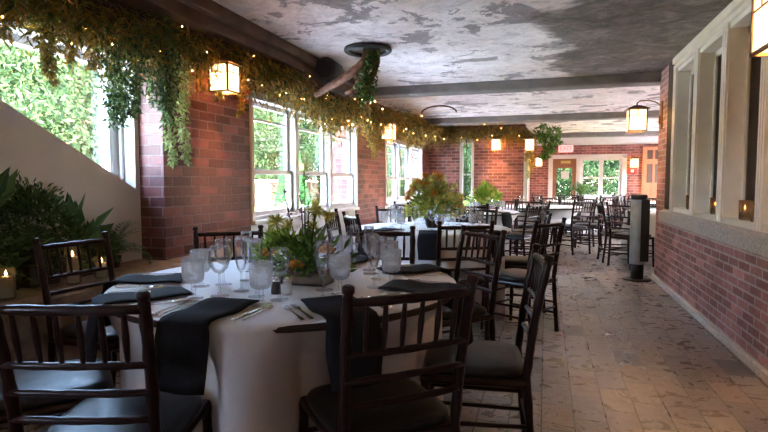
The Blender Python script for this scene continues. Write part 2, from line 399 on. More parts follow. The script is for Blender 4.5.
def sash_window(num, y0, y1, z0, z1, n, label, muntin):
    w = struct(bpy.data.objects.new('window_%d' % num, None), label); COL.objects.link(w)
    W = (y1-y0)/n
    m = MB(); xa = XL-.13; m.box(xa, XL+.02, y0, y0+.055, z0, z1, .008); m.box(xa, XL+.02, y1-.06, y1, z0, z1, .008)
    m.box(xa, XL+.02, y0, y1, z1-.07, z1, .008); m.box(xa, XL+.0, y0, y1, z0, z0+.05, .008)
    for i in range(1, n): m.box(xa, XL+.01, y0+i*W-.045, y0+i*W+.045, z0, z1, .008)
    m.obj('casing', M_white, w)
    zm = z0+(z1-z0)*.39
    for i in range(n):
        a, b = y0+i*W+(.055 if i == 0 else .045), y0+(i+1)*W-(.06 if i == n-1 else .045)
        for nm, (za, zb), x in (('upper_sash', (zm-.02, z1-.07), XL-.12), ('lower_sash', (z0+.05, zm+.02), XL-.075)):
            s_ = MB(); s_.box(x, x+.04, a, a+.045, za, zb); s_.box(x, x+.04, b-.045, b, za, zb)
            s_.box(x, x+.04, a, b, za, za+.045); s_.box(x, x+.04, a, b, zb-.045, zb)
            if nm == 'upper_sash':
                zz = za+(zb-za)*muntin; s_.box(x+.005, x+.03, a, b, zz-.013, zz+.013)
            so = s_.obj(nm, M_white, w)
            MB().box(x+.018, x+.022, a+.04, b-.04, za+.04, zb-.04).obj('pane', M_glass, so)
sash_window(2, 4.56, 7.6, .81, 2.08, 3, 'white triple sash window behind the front table', .76)
sash_window(3, 9.08, 12.0, .81, 2.0, 3, 'white sash window further along the left wall', .72)

# brick wall facing the camera, with the narrow window
YF = 12.75
m = MB(); m.box(-3.1, -1.99, YF, YF+.3, 0, CZ); m.box(-1.65, -.48, YF, YF+.3, 0, CZ)
m.box(-1.99, -1.65, YF, YF+.3, 0, .5); m.box(-1.99, -1.65, YF, YF+.3, 2.25, CZ)
m.box(-.78, -.48, YF+.3, 17.0, 0, CZ)
struct(m.obj('wall_back', M_brickF), 'orange red brick wall facing the room')
w = struct(bpy.data.objects.new('window_4', None), 'narrow upright window in the facing brick wall'); COL.objects.link(w)
m = MB(); m.box(-1.99, -1.925, YF-.02, YF+.2, .5, 2.25, .008); m.box(-1.715, -1.65, YF-.02, YF+.2, .5, 2.25, .008)
m.box(-1.99, -1.65, YF-.02, YF+.2, 2.12, 2.25, .008); m.box(-1.99, -1.65, YF-.03, YF+.2, .5, .58, .008); m.box(-1.93, -1.71, YF+.1, YF+.13, 1.36, 1.4)
m.obj('frame', M_white, w); MB().box(-1.93, -1.71, YF+.11, YF+.115, .58, 2.13).obj('pane', M_glass, w)
struct(MB().box(-.5, -.40, YF-.06, YF+.04, 0, 2.1, .012).obj('trim_2', M_white), 'white corner post at the end of the brick wall')
# far end wall with door and windows
YE = 17.0
m = MB(); m.box(-.78, .1, YE, YE+.3, 0, CZ); m.box(2.24, 4.2, YE, YE+.3, 0, CZ); m.box(.1, 2.24, YE, YE+.3, 1.98, CZ); m.box(.98, 2.24, YE, YE+.3, 0, .72)
struct(m.obj('wall_far', M_brickF), 'brick wall at the far end')
m = MB(); m.box(.06, .19, YE-.03, YE+.1, 0, 2.0, .01); m.box(.86, 1.0, YE-.03, YE+.1, 0, 2.0, .01); m.box(2.12, 2.26, YE-.03, YE+.1, .7, 2.0, .01)
m.box(.06, 2.26, YE-.03, YE+.1, 1.9, 2.02, .01); m.box(.98, 2.26, YE-.05, YE+.1, .68, .76, .01)
struct(m.obj('trim_3', M_white), 'white frame around the far door and windows')
d = struct(bpy.data.objects.new('door_1', None), 'brown glazed exit door at the far end'); COL.objects.link(d)
m = MB(); m.box(.19, .30, YE, YE+.05, 0, 1.9); m.box(.75, .86, YE, YE+.05, 0, 1.9); m.box(.3, .75, YE, YE+.05, 1.62, 1.9); m.box(.3, .75, YE, YE+.05, 0, .3)
m.obj('door_leaf', M_door, d); MB().box(.3, .75, YE+.02, YE+.026, .3, 1.62).obj('pane', M_glass, d)
MB().box(.42, .7, YE-.012, YE, 1.76, 1.84).obj('name_plate', pbr('brass_plate', (.5, .36, .12), .35, .8), d)
MB().box(.77, .80, YE-.05, YE, .95, 1.12, .005).obj('door_handle', M_iron, d)
for i, (a, b) in enumerate(((1.0, 1.56), (1.56, 2.12))):
    w = struct(bpy.data.objects.new('window_%d' % (5+i), None), ('left' if i == 0 else 'right')+' sash window beside the far door'); COL.objects.link(w)
    m = MB(); m.box(a, a+.06, YE+.02, YE+.07, .76, 1.9); m.box(b-.06, b, YE+.02, YE+.07, .76, 1.9); m.box(a, b, YE+.02, YE+.07, .76, .82); m.box(a, b, YE+.02, YE+.07, 1.84, 1.9)
    m.box(a, b, YE+.02, YE+.07, 1.3, 1.35); m.obj('sash', M_white, w)
    MB().box(a+.05, b-.05, YE+.04, YE+.046, .8, 1.86).obj('pane', M_glass, w)
d = struct(bpy.data.objects.new('door_2', None), 'tall orange wooden panelled door right of the far wall lantern'); COL.objects.link(d)
m = MB(); m.box(2.66, 2.78, YE-.08, YE-.02, 0, 2.22); m.box(3.56, 3.68, YE-.08, YE-.02, 0, 2.22); m.box(2.78, 3.56, YE-.08, YE-.02, 2.12, 2.22)
m.box(2.78, 3.56, YE-.08, YE-.02, 1.72, 1.86); m.box(2.78, 3.56, YE-.08, YE-.02, 1.04, 1.18); m.box(2.78, 3.56, YE-.08, YE-.02, 0, .2)
for x in (2.96, 3.2): m.box(x-.03, x+.03, YE-.075, YE-.025, .2, 2.12)
m.obj('door_frame', M_odoor, d); m = MB(); m.box(2.78, 3.56, YE-.045, YE-.03, 0, 1.04); m.obj('door_panel', M_odoor, d)
MB().box(2.78, 3.56, YE-.045, YE-.03, 1.18, 2.12).obj('pane', pbr('smoky_door_pane', lin((96, 82, 74)), .15), d)
struct(MB().box(-.5, 4.2, 16.3, 17.0, 2.3, CZ).obj('trim_4', M_white), 'white bulkhead above the far wall')

# right wall
XR, YRE = 1.31, 7.25
m = MB(); m.box(XR, XR+.3, -4, YRE, 0, .76); m.box(XR, XR+.3, 6.72, YRE, .76, CZ); m.box(XR+.3, 4.2, YRE-.25, YRE, 0, CZ)
struct(m.obj('wall_right', M_brickR), 'pinkish brick wall under the stone sill on the right')
struct(MB().box(-3.2, 2.7, -4.0, -3.9, 0, CZ).obj('wall_behind', M_wallw), 'plain unseen wall at the near end of the room, cutting frontal light')  # unseen wall, put in to cut frontal light from behind
struct(MB().box(XR-.035, XR+.01, -3.9, YRE+.02, 0, .055, .008).obj('baseboard_right', M_stone), 'grey cement strip at the foot of the right wall')
struct(MB().box(2.6, 2.7, -4, 7.0, 0, CZ).obj('wall_inner_room', pbr('unlit_room_dark', lin((40, 34, 30)), .8)), 'wall of the unlit room behind the right windows, its darkness put into the colour')  # darkness of the unlit room is put into the wall colour
m = MB(); m.box(4.1, 4.2, YRE, YE, 0, .9)  # unseen wall; gaps between its piers added to light the far bay
for y in (7.25, 9.2, 11.4, 13.6, 15.8): m.box(4.1, 4.2, y, y+1.6, .7, CZ)
m.box(4.1, 4.2, YRE, YE, 2.0, CZ)
struct(m.obj('wall_side', M_brickF), 'unseen brick side wall, its openings added to light the far bay')
m = MB()
for i in range(9):
    a = 6.80-i*1.22; m.prism([(XR-.055, .755), (XR+.3, .755), (XR+.3, .90), (XR-.0, .885), (XR-.055, .865)], 'y', a-1.215, a)
struct(m.obj('trim_5', M_stone), 'grey granite sill along the right wall')
struct(MB().box(XR-.012, XR+.3, 6.47, 6.72, .9, CZ).obj('trim_6', M_timberd), 'dark timber strip beside the right windows')
mull = [5.55-.815*i for i in range(9)]
m = MB()
def casing(y, wd):
    m.box(XR, XR+.26, y-wd/2, y+wd/2, .89, 2.44)
    for q in (-1, 0, 1): m.box(XR-.018, XR+.002, y+q*wd*.33-wd*.12, y+q*wd*.33+wd*.12, .89, 2.44, .006)
casing(6.40, .13)
for y in mull: casing(y, .13)
m.box(XR, XR+.26, -2, 6.46, 2.36, CZ); m.box(XR-.03, XR+.02, -2, 6.47, 2.46, CZ-.002, .01); m.box(XR-.018, XR+.01, -2, 6.465, 2.40, 2.445, .006)
m.box(XR, XR+.26, -2, 6.46, .885, .93)
struct(m.obj('trim_7', M_cream), 'cream painted casing of the right windows')
ys = [6.40]+mull
for i in range(9):
    a, b = ys[i+1]+.065, ys[i]-.065
    w = struct(bpy.data.objects.new('window_%d' % (7+i), None), 'tall dark window in the right wall, number %d from the far end' % (i+1)); COL.objects.link(w)
    m = MB(); x = XR+.115
    m.box(x, x+.03, a, a+.045, .93, 2.36); m.box(x, x+.03, b-.045, b, .93, 2.36); m.box(x, x+.03, a, b, .93, .97); m.box(x, x+.05, a, b, 2.31, 2.36)
    m.obj('sash', M_cream, w)
    MB().box(x+.014, x+.018, a+.04, b-.04, .97, 2.32).obj('pane', M_gdark, w)
# ceiling beams
for i, y in enumerate((7.2, 11.0, 15.3)):
    m = MB(); m.box(-2.5, 4.1 if i else 1.4, y, y+.28, CZ-.12, CZ+.01, .02)
    struct(m.obj('trim_%d' % (8+i), M_beam), 'grey ceiling beam, %s from the camera' % ('nearest', 'second', 'farthest')[i])
# timber soffit along the left wall
m = MB(); m.box(-2.62, -2.42, -1.3, 7.2, 2.34, CZ, .01); m.box(-2.47, -2.36, -1.3, 7.2, 2.43, CZ, .01)
struct(m.obj('trim_11', M_timber), 'brown timber soffit beam along the left side')
m = MB(); m.box(-2.74, -2.63, -1.3, 7.2, 2.22, 2.33, .01); m.box(-2.96, -2.6, -1.3, 3.3, 2.3, 2.36, .01)
struct(m.obj('trim_12', M_timberd), 'dark lower timber rail along the left side')
m = MB(); m.box(-2.66, -2.52, 3.74, 3.9, 2.16, 2.46, .01); struct(m.obj('trim_13', M_timber), 'timber cleat joining the two beams')
m = MB(); m.tube([(-2.4, 3.0, 2.52), (-2.55, 3.1, 2.40), (-2.56, 3.35, 2.33), (-2.58, 3.7, 2.33)], .012, 8)
tag(m.obj('cable', M_timber), 'thin cable looping down beside the timber beam', 'cable')
# ledge at the left
m = MB(); m.prism([(-3.0, 0), (-2.56, 0), (-2.53, .57), (-2.56, .6), (-3.0, .61)], 'y', .3, 3.34)
m.prism([(-2.76, 0), (-2.56, 0), (-2.53, .57), (-2.56, .6), (-2.76, .61)], 'y', 3.34, 4.2)
struct(m.obj('trim_14', M_ledge), 'tan stone ledge at the foot of the pale wall')

# ------------------------------------------------------------------ chiavari chair
def make_chair(label, group=None):
    t = thing('dining_chair', label, 'chair', group=group)
    def post(sx):
        pts = [(.182, -.245, 0), (.186, -.222, .22), (.19, -.205, .44), (.193, -.225, .62), (.197, -.25, .77), (.20, -.275, .885)]
        P = []; R = []
        for i in range(len(pts)-1):
            a, b = Vector(pts[i]), Vector(pts[i+1])
            for k in range(4):
                q = a.lerp(b, k/4.); P.append(q); R.append(.0165 if (i*4+k) % 3 else .0192)
        P.append(Vector(pts[-1])); R.append(.017)
        P += [Vector((.2, -.278, .895)), Vector((.2005, -.279, .90)), Vector((.201, -.281, .915)), Vector((.201, -.2815, .92))]; R += [.013, .019, .019, .011]
        return MB().tube([(p[0]*sx, p[1], p[2]) for p in P], R, 8)
    for sx in (-1, 1):
        post(sx).obj('back_post', M_chair, t)
        P = []; R = []
        for k in range(13):
            q = k/12.; P.append((sx*(.205-.01*q), .205-.015*q, .41*q)); R.append((.0125+.005*q)*(1.15 if k % 3 == 0 else 1.))
        MB().tube(P, R, 8).obj('front_leg', M_chair, t)
    yb = lambda z: -.205-(z-.44)*.157 if z > .44 else -.205
    def rail(z, r, bow=.012):
        P = [(x, yb(z)-bow*(1-(x/.2)**2), z) for x in (-.197, -.15, -.1, -.05, 0, .05, .1, .15, .197)]
        return MB().tube(P, [r*(1.18 if k in (2, 4, 6) else 1) for k in range(9)], 8)
    rail(.868, .0135).obj('top_rail', M_chair, t)
    for z in (.712, .632, .552): rail(z, .0105).obj('back_rail', M_chair, t)
    for k in range(6):
        x = -.1425+.057*k
        P = []; R = []
        for j in range(7):
            z = .712+(.868-.712)*j/6.; P.append((x*(1+.03*j/6), yb(z)-.012*(1-(x/.2)**2), z)); R.append((.0062, .0074, .0085, .0095, .0085, .0074, .0062)[j])
        MB().tube(P, R, 6).obj('spindle', M_chair, t)
    m = MB(); m.box(-.21, .21, -.215, .215, .395, .428, .014); m.obj('seat_frame', M_chair, t)
    # cushion: rounded pillow
    m = MB(); n = 16; vs = []; prof = [(.93, .426), (1.0, .434), (1.02, .446), (.985, .460), (.85, .469), (.45, .475), (.0, .476)]
    for s_, z in prof:
        for k in range(n*2):
            a = PI*k/n; c, s2 = math.cos(a), math.sin(a); e = .42
            vs.append((math.copysign(abs(c)**e, c)*.205*s_, math.copysign(abs(s2)**e, s2)*.203*s_+.0, z))
    N = 2*n; fs = [(i*N+k, i*N+(k+1) % N, (i+1)*N+(k+1) % N, (i+1)*N+k) for i in range(len(prof)-1) for k in range(N)]
    fs.append(tuple(reversed(range(N))))
    m.add(vs, fs, True); m.obj('cushion', M_vinyl, t)
    for z in (.15, .235):
        for sx in (-1, 1):
            MB().tube([(sx*(.184+.0), -.235, z), (sx*.199, .2, z)], .0095, 6).obj('stretcher', M_chair, t)
    for z in (.19, .30): MB().tube([(-.2, .198, z), (.2, .198, z)], .0095, 6).obj('stretcher', M_chair, t)
    MB().tube([(-.186, -.225, .2), (.186, -.225, .2)], .0095, 6).obj('stretcher', M_chair, t)
    return t
CH = [None]
CHAIRPOS = []
def chair(mx, my, fx, fy, label, group=None, mid=True):
    """mx,my: middle of the back posts' tops (mid) or the seat centre; fx,fy: facing"""
    n = math.hypot(fx, fy); fx /= n; fy /= n
    if mid: px, py = mx+.277*fx, my+.277*fy
    else: px, py = mx, my
    rz = math.atan2(-fx, fy)
    if CH[0] is None:
        CH[0] = make_chair(label, group); CH[0].location = (px, py, 0); CH[0].rotation_euler = (0, 0, rz); o = CH[0]
    else:
        o = dup(CH[0], (px, py, 0), rz, label, group)
        if not group and 'group' in o: del o['group']
    CHAIRPOS.append((px, py, fx, fy)); return o
C1 = (-1.10, 2.15); C2 = (-1.06, 5.08); C3 = (-1.12, 8.1); C4 = (-.09, 10.1); C5 = (.75, 13.1); CR = (1.95, 8.95)
g1 = 'chairs around the front table'
chair(-1.185, 1.06, -.29, .956, 'dark chiavari chair at far left front, back to the camera, cut by the picture edge', g1)
chair(-.36, 1.47, -.66, .75, 'dark chiavari chair nearest the camera in the middle, back to the camera', g1)
chair(-.012, 2.30, -.99, -.13, 'dark chiavari chair seen side-on at the right edge of the front table by the aisle', g1)
chair(-.37, 3.30, -.72, -.69, 'dark chiavari chair behind the side-on aisle chair, turned towards the front table', g1)
chair(-1.0, 3.22, .3, -.95, 'dark chiavari chair on the far side of the front table, right of the tall flowers', g1)
chair(-1.94, 2.95, .58, -.81, 'dark chiavari chair against the brick pier, behind the wine glasses of the front table', g1)
chair(-2.42, 2.22, 1, -.1, 'dark chiavari chair in front of the candles and leafy plants on the ledge', g1)
chair(-1.78, 1.50, .67, .74, 'dark chiavari chair at the lower left, only its cushion showing beside the tablecloth', g1, mid=False)
g2 = 'chairs around the second table'
chair(-.55, 3.86, -.45, .89, 'dark chiavari chair with its back to the camera before the orange flower arrangement', g2)
chair(-1.72, 4.58, .75, .6, 'dark chiavari chair by the sash window, its spindled back towards the camera', g2)
chair(-2.10, 5.02, .97, .1, 'dark chiavari chair edge-on tight under the sash window', g2)
chair(.04, 4.25, -.85, .5, 'dark chiavari chair in the aisle side-on at the second table, brownish cushion', g2)
chair(.03, 5.22, -.98, -.05, 'dark chiavari chair just beyond the brown-cushioned aisle chair at the second table', g2)
chair(-.72, 6.2, -.3, -.95, 'dark chiavari chair on the far side of the second table, right of the orange flowers', g2)
chair(-1.75, 6.1, .55, -.83, 'dark chiavari chair on the far side of the second table, left of the orange flowers', g2)
g3 = 'chairs around the third table'
for dx, dy, lb in ((.98, -.45, 'dark chiavari chair on the aisle at the third table, nearest to the camera'), (1.12, .35, 'dark chiavari chair on the aisle at the third table, the farther one'),
                   (.2, -1.1, 'dark chiavari chair with its back to the camera at the third table'), (-.85, -.8, 'dark chiavari chair at the window side of the third table'), (.5, 1.05, 'dark chiavari chair beyond the third table')):
    chair(C3[0]+dx, C3[1]+dy, -dx, -dy, lb, g3)
gR = 'chairs around the table by the right pier'
chair(.78, 8.62, .97, .1, 'dark chiavari chair side-on in the open aisle, facing the table by the right pier', gR)
chair(.98, 8.02, .72, .68, 'dark chiavari chair left of the grey floor post, turned to the right table', gR)
chair(1.95, 7.95, .05, 1, 'dark chiavari chair between the grey floor post and the brick pier', gR)
chair(1.5, 10.05, .35, -.93, 'dark chiavari chair beyond the table by the right pier', gR)
g4 = 'chairs around the far tables'
lab4 = 'dark chiavari chair at the far table before the white windows'
for a in (-100, -50, -10, 35, 80):
    r = 1.08; t_ = math.radians(a); chair(C4[0]+r*math.cos(t_), C4[1]+r*math.sin(t_), -math.cos(t_), -math.sin(t_),
        {-100: 'dark chiavari chair at the fourth table, back to the camera', -50: 'dark chiavari chair at the near right of the fourth table, beside its short cloth', -10: 'dark chiavari chair on the right of the fourth table with the cloth beside it', 35: 'dark chiavari chair at the far right of the fourth table', 80: 'dark chiavari chair beyond the fourth table'}[a], g4)
for a in (-150, -105, -60, -15, 30, 100):
    r = 1.08; t_ = math.radians(a); chair(C5[0]+r*math.cos(t_), C5[1]+r*math.sin(t_), -math.cos(t_), -math.sin(t_), 'dark chiavari chair around the farthest table with the green fern', 'chairs around the farthest table')
C6 = (2.5, 12.6)
for a in (-170, -120, -70, 150):
    r = 1.08; t_ = math.radians(a); chair(C6[0]+r*math.cos(t_), C6[1]+r*math.sin(t_), -math.cos(t_), -math.sin(t_), 'dark chiavari chair around the far right table under the orange door', 'chairs around the far right table')

# ------------------------------------------------------------------ tables and cloths
def make_table(c, label, R=.745):
    t = thing('round_table', label, 'table', (c[0], c[1], 0), 0, 'round dining tables')
    MB().lathe([(0, .725), (R, .725), (R+.004, .735), (R+.004, .745), (R, .752), (0, .752)], n=40).obj('tabletop', M_timberd, t)
    for k in range(4):
        a = PI/4+k*PI/2; MB().tube([(.28*math.cos(a), .28*math.sin(a), .725), (.34*math.cos(a), .34*math.sin(a), .3), (.42*math.cos(a), .42*math.sin(a), .012)], .016, 8).obj('leg', M_iron, t)
    return t
def make_cloth(c, label, R=.758, bottom=.012, nf=17, seed=1):
    rr = random.Random(seed); n = 168; top = .7575
    ph = [rr.uniform(0, 6.28) for _ in range(4)]
    chairs = [(x-c[0], y-c[1], fx, fy) for x, y, fx, fy in CHAIRPOS if math.hypot(x-c[0], y-c[1]) < 1.3]
    def lim(a):
        best = 9.
        dx, dy = math.cos(a), math.sin(a)
        for (x, y, fx, fy) in chairs:
            rx, ry = fy, -fx
            r = .3
            while r < .9:
                px, py = r*dx-x, r*dy-y
                u = px*rx+py*ry; v = px*fx+py*fy
                if abs(u) < .245 and -.25 < v < .25: best = min(best, r); break
                r += .01
        return best
    lims = [lim(2*PI*k/n) for k in range(n)]
    lims = [min(lims[(k+j) % n] for j in (-2, -1, 0, 1, 2)) for k in range(n)]
    lims = [sum(min(lims[(k+j) % n], .95) for j in range(-4, 5))/9 for k in range(n)]
    vs = [(0, 0, top)]; rings = [.2, .45, .65, R-.02]
    for r in rings:
        for k in range(n):
            a = 2*PI*k/n; vs.append((r*math.cos(a), r*math.sin(a), top))
    drop = [(0., .0, top-.006), (.0, .0, top-.03)]
    nz = 12
    zs = [top-.006, top-.03]+[top-.03-(top-.03-bottom)*(j/nz) for j in range(1, nz+1)]
    for j, z in enumerate(zs):
        q = (top-z)/.75
        for k in range(n):
            a = 2*PI*k/n
            fold = (math.sin(nf*a+ph[0])+.6*math.sin((nf*2-5)*a+ph[1])+.5*math.sin(5*a+ph[2]))*.020*min(1, q*2.2)
            r = R-(.004 if j == 0 else -.002)+.028*q+fold
            L = lims[k]
            if L < .9:
                wgt = min(1., max(0., (top-z)/.2)); r = min(r, (1-wgt)*r+wgt*min(r, L-.01))
            vs.append((r*math.cos(a), r*math.sin(a), z))
    tot = len(rings)+len(zs); fs = [(0, 1+k, 1+(k+1) % n) for k in range(n)]
    fs += [(1+i*n+k, 1+(i+1)*n+k, 1+(i+1)*n+(k+1) % n, 1+i*n+(k+1) % n) for i in range(tot-1) for k in range(n)]
    m = MB(); m.add(vs, fs, True); o = m.obj('tablecloth', M_cloth); o.location = (c[0], c[1], 0)
    sd = o.modifiers.new('thick', 'SOLIDIFY'); sd.thickness = .002; sd.offset = -1
    tag(o, label, 'tablecloth', 'white tablecloths'); return o
for c, nm, bt, sd in ((C1, 'the big front table', .012, 3), (C2, 'the second table with the orange flowers', .012, 5), (C3, 'the third table before the narrow window', .012, 8),
                  (C4, 'the fourth table, short so the legs show', .45, 9), (C5, 'the farthest table', .2, 12), (CR, 'the table by the right brick pier', .012, 15), (C6, 'the far right table', .2, 17)):
    make_table(c, 'round folding table under the cloth of '+nm.split(',')[0])
    make_cloth(c, 'white cloth draped over '+nm, bottom=bt, seed=sd)

# ------------------------------------------------------------------ table setting
TZ = .7585
def pol(c, r, deg): a = math.radians(deg); return (c[0]+r*math.cos(a), c[1]+r*math.sin(a))
def napkin(c, deg, label, r0=.46, wd=.185, hang=.185, group='charcoal napkins', skew=0., R=.774):
    # folded strip running out to the table's edge and over it
    m = MB(); pts = [(r0, TZ+.006)]
    for k in range(1, 8): pts.append((r0+(R-.014-r0)*k/7, TZ+.006+.004*math.sin(k*1.3)))
    pts += [(R+.004, TZ-.004), (R+.016, TZ-.02)]
    for k in range(1, 8): pts.append((R+.018+.028*k/7, TZ-.02-hang*k/7))
    n = len(pts); W = 7; vs = []
    for lay in (0, 1):
        for i, (r, z) in enumerate(pts):
            i0, i1 = max(i-1, 0), min(i+1, n-1); dr, dz = pts[i1][0]-pts[i0][0], pts[i1][1]-pts[i0][1]; L = math.hypot(dr, dz) or 1
            nr, nz_ = -dz/L, dr/L
            for k in range(W):
                s_ = (k/(W-1)-.5); w = s_*wd*(1+.05*math.sin(i*.7))+skew*(r-r0)
                h = .007 if lay else 0
                wob = .004*math.sin(i*.9+k*1.7) if z < TZ-.05 else .001*math.sin(k*2+i)
                vs.append((r+nr*(h+wob)-.012*(2*s_)**2*(1 if z < TZ-.01 else 0), w, z+nz_*(h+.5*wob)))
    fs = []
    o = n*W
    for i in range(n-1):
        for k in range(W-1):
            a = i*W+k; fs.append((a, a+W, a+W+1, a+1)); fs.append((o+a, o+a+1, o+a+W+1, o+a+W))
        fs.append((i*W, o+i*W, o+(i+1)*W, (i+1)*W)); fs.append((i*W+W-1, (i+1)*W+W-1, o+(i+1)*W+W-1, o+i*W+W-1))
    for k in range(W-1):
        fs.append((k, k+1, o+k+1, o+k)); b = (n-1)*W+k; fs.append((b, o+b, o+b+1, b+1))
    m.add(vs, fs, True); ob = m.obj('napkin', M_napkin); ob.location = (c[0], c[1], 0); ob.rotation_euler = (0, 0, math.radians(deg))
    return tag(ob, label, 'napkin', group)
SET = {'A': (-88, 'nearest the camera, left of centre', .0), 'B': (-47, 'nearest the camera, right of centre', -.05), 'C': (-3, 'at the right-hand edge of the table', 0), 'D': (40, 'at the far right of the table', 0),
       'H': (84, 'at the back of the table, right of the flowers', 0), 'G': (130, 'at the back of the table, towards the brick pier', 0), 'F': (-160, 'at the left back of the table, towards the candles', 0), 'L': (-126, 'at the left front of the table', 0)}
for k, (dg, ds, sk) in SET.items():
    napkin(C1, dg, 'charcoal napkin over the front table edge, '+ds.replace(' of the table','').replace(' of the flowers',''), skew=sk)
# master glasses
def lathe_glass(name, prof_out, mat, bowl0, ribs=0, amp=0, zr=None, n=20):
    pass
def make_goblet(label):
    t = thing('water_goblet', label, 'glass', group='ribbed water goblets')
    n = 56
    m = MB(); m.lathe([(.012, .058), (.028, .062), (.037, .071), (.0395, .09), (.041, .13), (.0425, .156), (.041, .156), (.0395, .13), (.038, .09), (.034, .075), (.024, .068), (.0, .066)], n=n, ribs=14, amp=.04, zr=(.064, .131)); m.obj('bowl', M_goblet, t)
    MB().lathe([(.036, 0), (.037, .003), (.02, .009), (.008, .016), (.0075, .03), (.011, .036), (.0075, .042), (.009, .055), (.013, .061), (0, .061)], n=16).obj('stem', M_crys, t)
    return t
def make_wine(label):
    t = thing('wine_glass', label, 'glass', group='clear wine glasses')
    MB().lathe([(.004, .088), (.018, .094), (.033, .112), (.040, .137), (.040, .158), (.036, .182), (.0335, .196), (.0325, .196), (.035, .182), (.039, .158), (.039, .137), (.032, .113), (.017, .096), (0, .092)], n=24).obj('bowl', M_crys, t)
    MB().lathe([(.036, 0), (.0365, .003), (.012, .008), (.005, .018), (.004, .05), (.0045, .088), (0, .09)], n=16).obj('stem', M_crys, t)
    return t
def make_flute(label):
    t = thing('champagne_flute', label, 'glass', group='clear champagne flutes')
    MB().lathe([(.004, .078), (.014, .09), (.022, .12), (.025, .155), (.0255, .19), (.024, .222), (.023, .222), (.0245, .19), (.024, .155), (.021, .12), (.013, .092), (0, .085)], n=20).obj('bowl', M_crys, t)
    MB().lathe([(.032, 0), (.0325, .003), (.01, .008), (.0045, .018), (.004, .05), (.0045, .078), (0, .08)], n=16).obj('stem', M_crys, t)
    return t
GL = {}
def glass(kind, x, y, label, group=None, z=TZ):
    if kind not in GL:
        GL[kind] = {'g': make_goblet, 'w': make_wine, 'f': make_flute}[kind](label); o = GL[kind]; o.location = (x, y, z)
    else: o = dup(GL[kind], (x, y, z), rnd.uniform(0, 6), label)
    if group: o['group'] = group
    return o
pos = {'A': ((-.97, 1.67), (-.945, 1.76), (-1.06, 1.79)), 'B': ((-.77, 1.93), (-.86, 1.98), (-.80, 1.83)), 'C': ((-.62, 2.14), (-.72, 2.28), (-.68, 2.09)),
       'L': ((-1.27, 1.69), (-1.20, 1.755), (-1.17, 1.86)), 'F': ((-1.39, 1.90), (-1.32, 1.96), (-1.28, 2.08)), 'G': ((-1.40, 2.35), (-1.31, 2.38), (-1.36, 2.47)),
       'H': ((-1.02, 2.62), (-1.1, 2.55), (-.94, 2.56)), 'D': ((-.72, 2.45), (-.80, 2.40), (-.84, 2.50))}
sd = {'A': 'right of the front left napkin', 'B': 'right of the front right napkin', 'C': 'by the napkin at the right-hand edge', 'L': 'between the left napkin and the front left napkin',
      'F': 'towards the candles on the left', 'G': 'at the back towards the brick pier', 'H': 'at the back right of the flowers', 'D': 'at the far right of the table'}
for k, (a, b, c_) in pos.items():
    glass('g', *a, 'ribbed water goblet on the front table, '+sd[k]); glass('w', *b, 'round wine glass on the front table, '+sd[k]); glass('f', *c_, 'slim champagne flute on the front table, '+sd[k])
# cutlery
def make_fork(label):
    t = thing('fork', label, 'fork', group='forks on the front table'); m = MB()
    m.box(-.004, .004, -.10, .03, .003, .006); m.box(-.011, .011, .03, .052, .003, .006)
    for x in (-.0095, -.0032, .0032, .0095): m.box(x-.0018, x+.0018, .05, .10, .004, .0065)
    m.box(-.007, .007, -.115, -.08, .0025, .0055); m.obj('fork_body', M_steel, t); return t
def make_knife(label):
    t = thing('knife', label, 'knife', group='knives on the front table')
    MB().box(-.006, .006, -.115, -.01, .001, .008, .003).obj('handle', M_steel, t); MB().prism([(-.004, -.01), (.007, -.01), (.009, .06), (.003, .115), (-.004, .10)], 'z', .002, .0045).obj('blade', M_steel, t); return t
def make_spoon(label):
    t = thing('spoon', label, 'spoon', group='spoons on the front table')
    m = MB(); m.box(-.0035, .0035, -.10, .04, .002, .005); m.ball((0, .066, .006), .03, .62, 1, .18); m.obj('spoon_body', M_steel, t); return t
cut = {}
for k, (dg, ds, _) in SET.items():
    if k in ('H', 'G'): continue
    for kind, off, mk in (('fork', -.135, make_fork), ('fork2', -.165, make_fork), ('knife', .135, make_knife), ('spoon', .162, make_spoon)):
        a = math.radians(dg); r = .60; x = C1[0]+r*math.cos(a)-off*math.sin(a); y = C1[1]+r*math.sin(a)+off*math.cos(a)
        nm = kind.rstrip('2'); lab = {'fork': 'steel fork beside the napkin ', 'fork2': 'outer steel fork beside the napkin ', 'knife': 'steel table knife beside the napkin ', 'spoon': 'steel spoon beside the napkin '}[kind]+ds
        if nm not in cut: cut[nm] = mk(lab); o = cut[nm]; o.location = (x, y, TZ); o.rotation_euler = (0, 0, a+PI/2)
        else: o = dup(cut[nm], (x, y, TZ), a+PI/2, lab)
# salt and pepper, votives
for nm, x, y, body, lb in (('salt_shaker', -.968, 1.865, M_white, 'white salt shaker with a steel cap by the flower box'), ('pepper_shaker', -1.015, 1.862, M_pot, 'dark pepper shaker beside the salt shaker on the front table')):
    t = thing(nm, lb, 'shaker', (x, y, TZ)); MB().lathe([(.019, 0), (.02, .01), (.017, .05), (0, .05)], n=12).obj('body', body, t); MB().lathe([(.0175, .05), (.018, .056), (.012, .068), (0, .07)], n=12).obj('cap', M_steel, t)

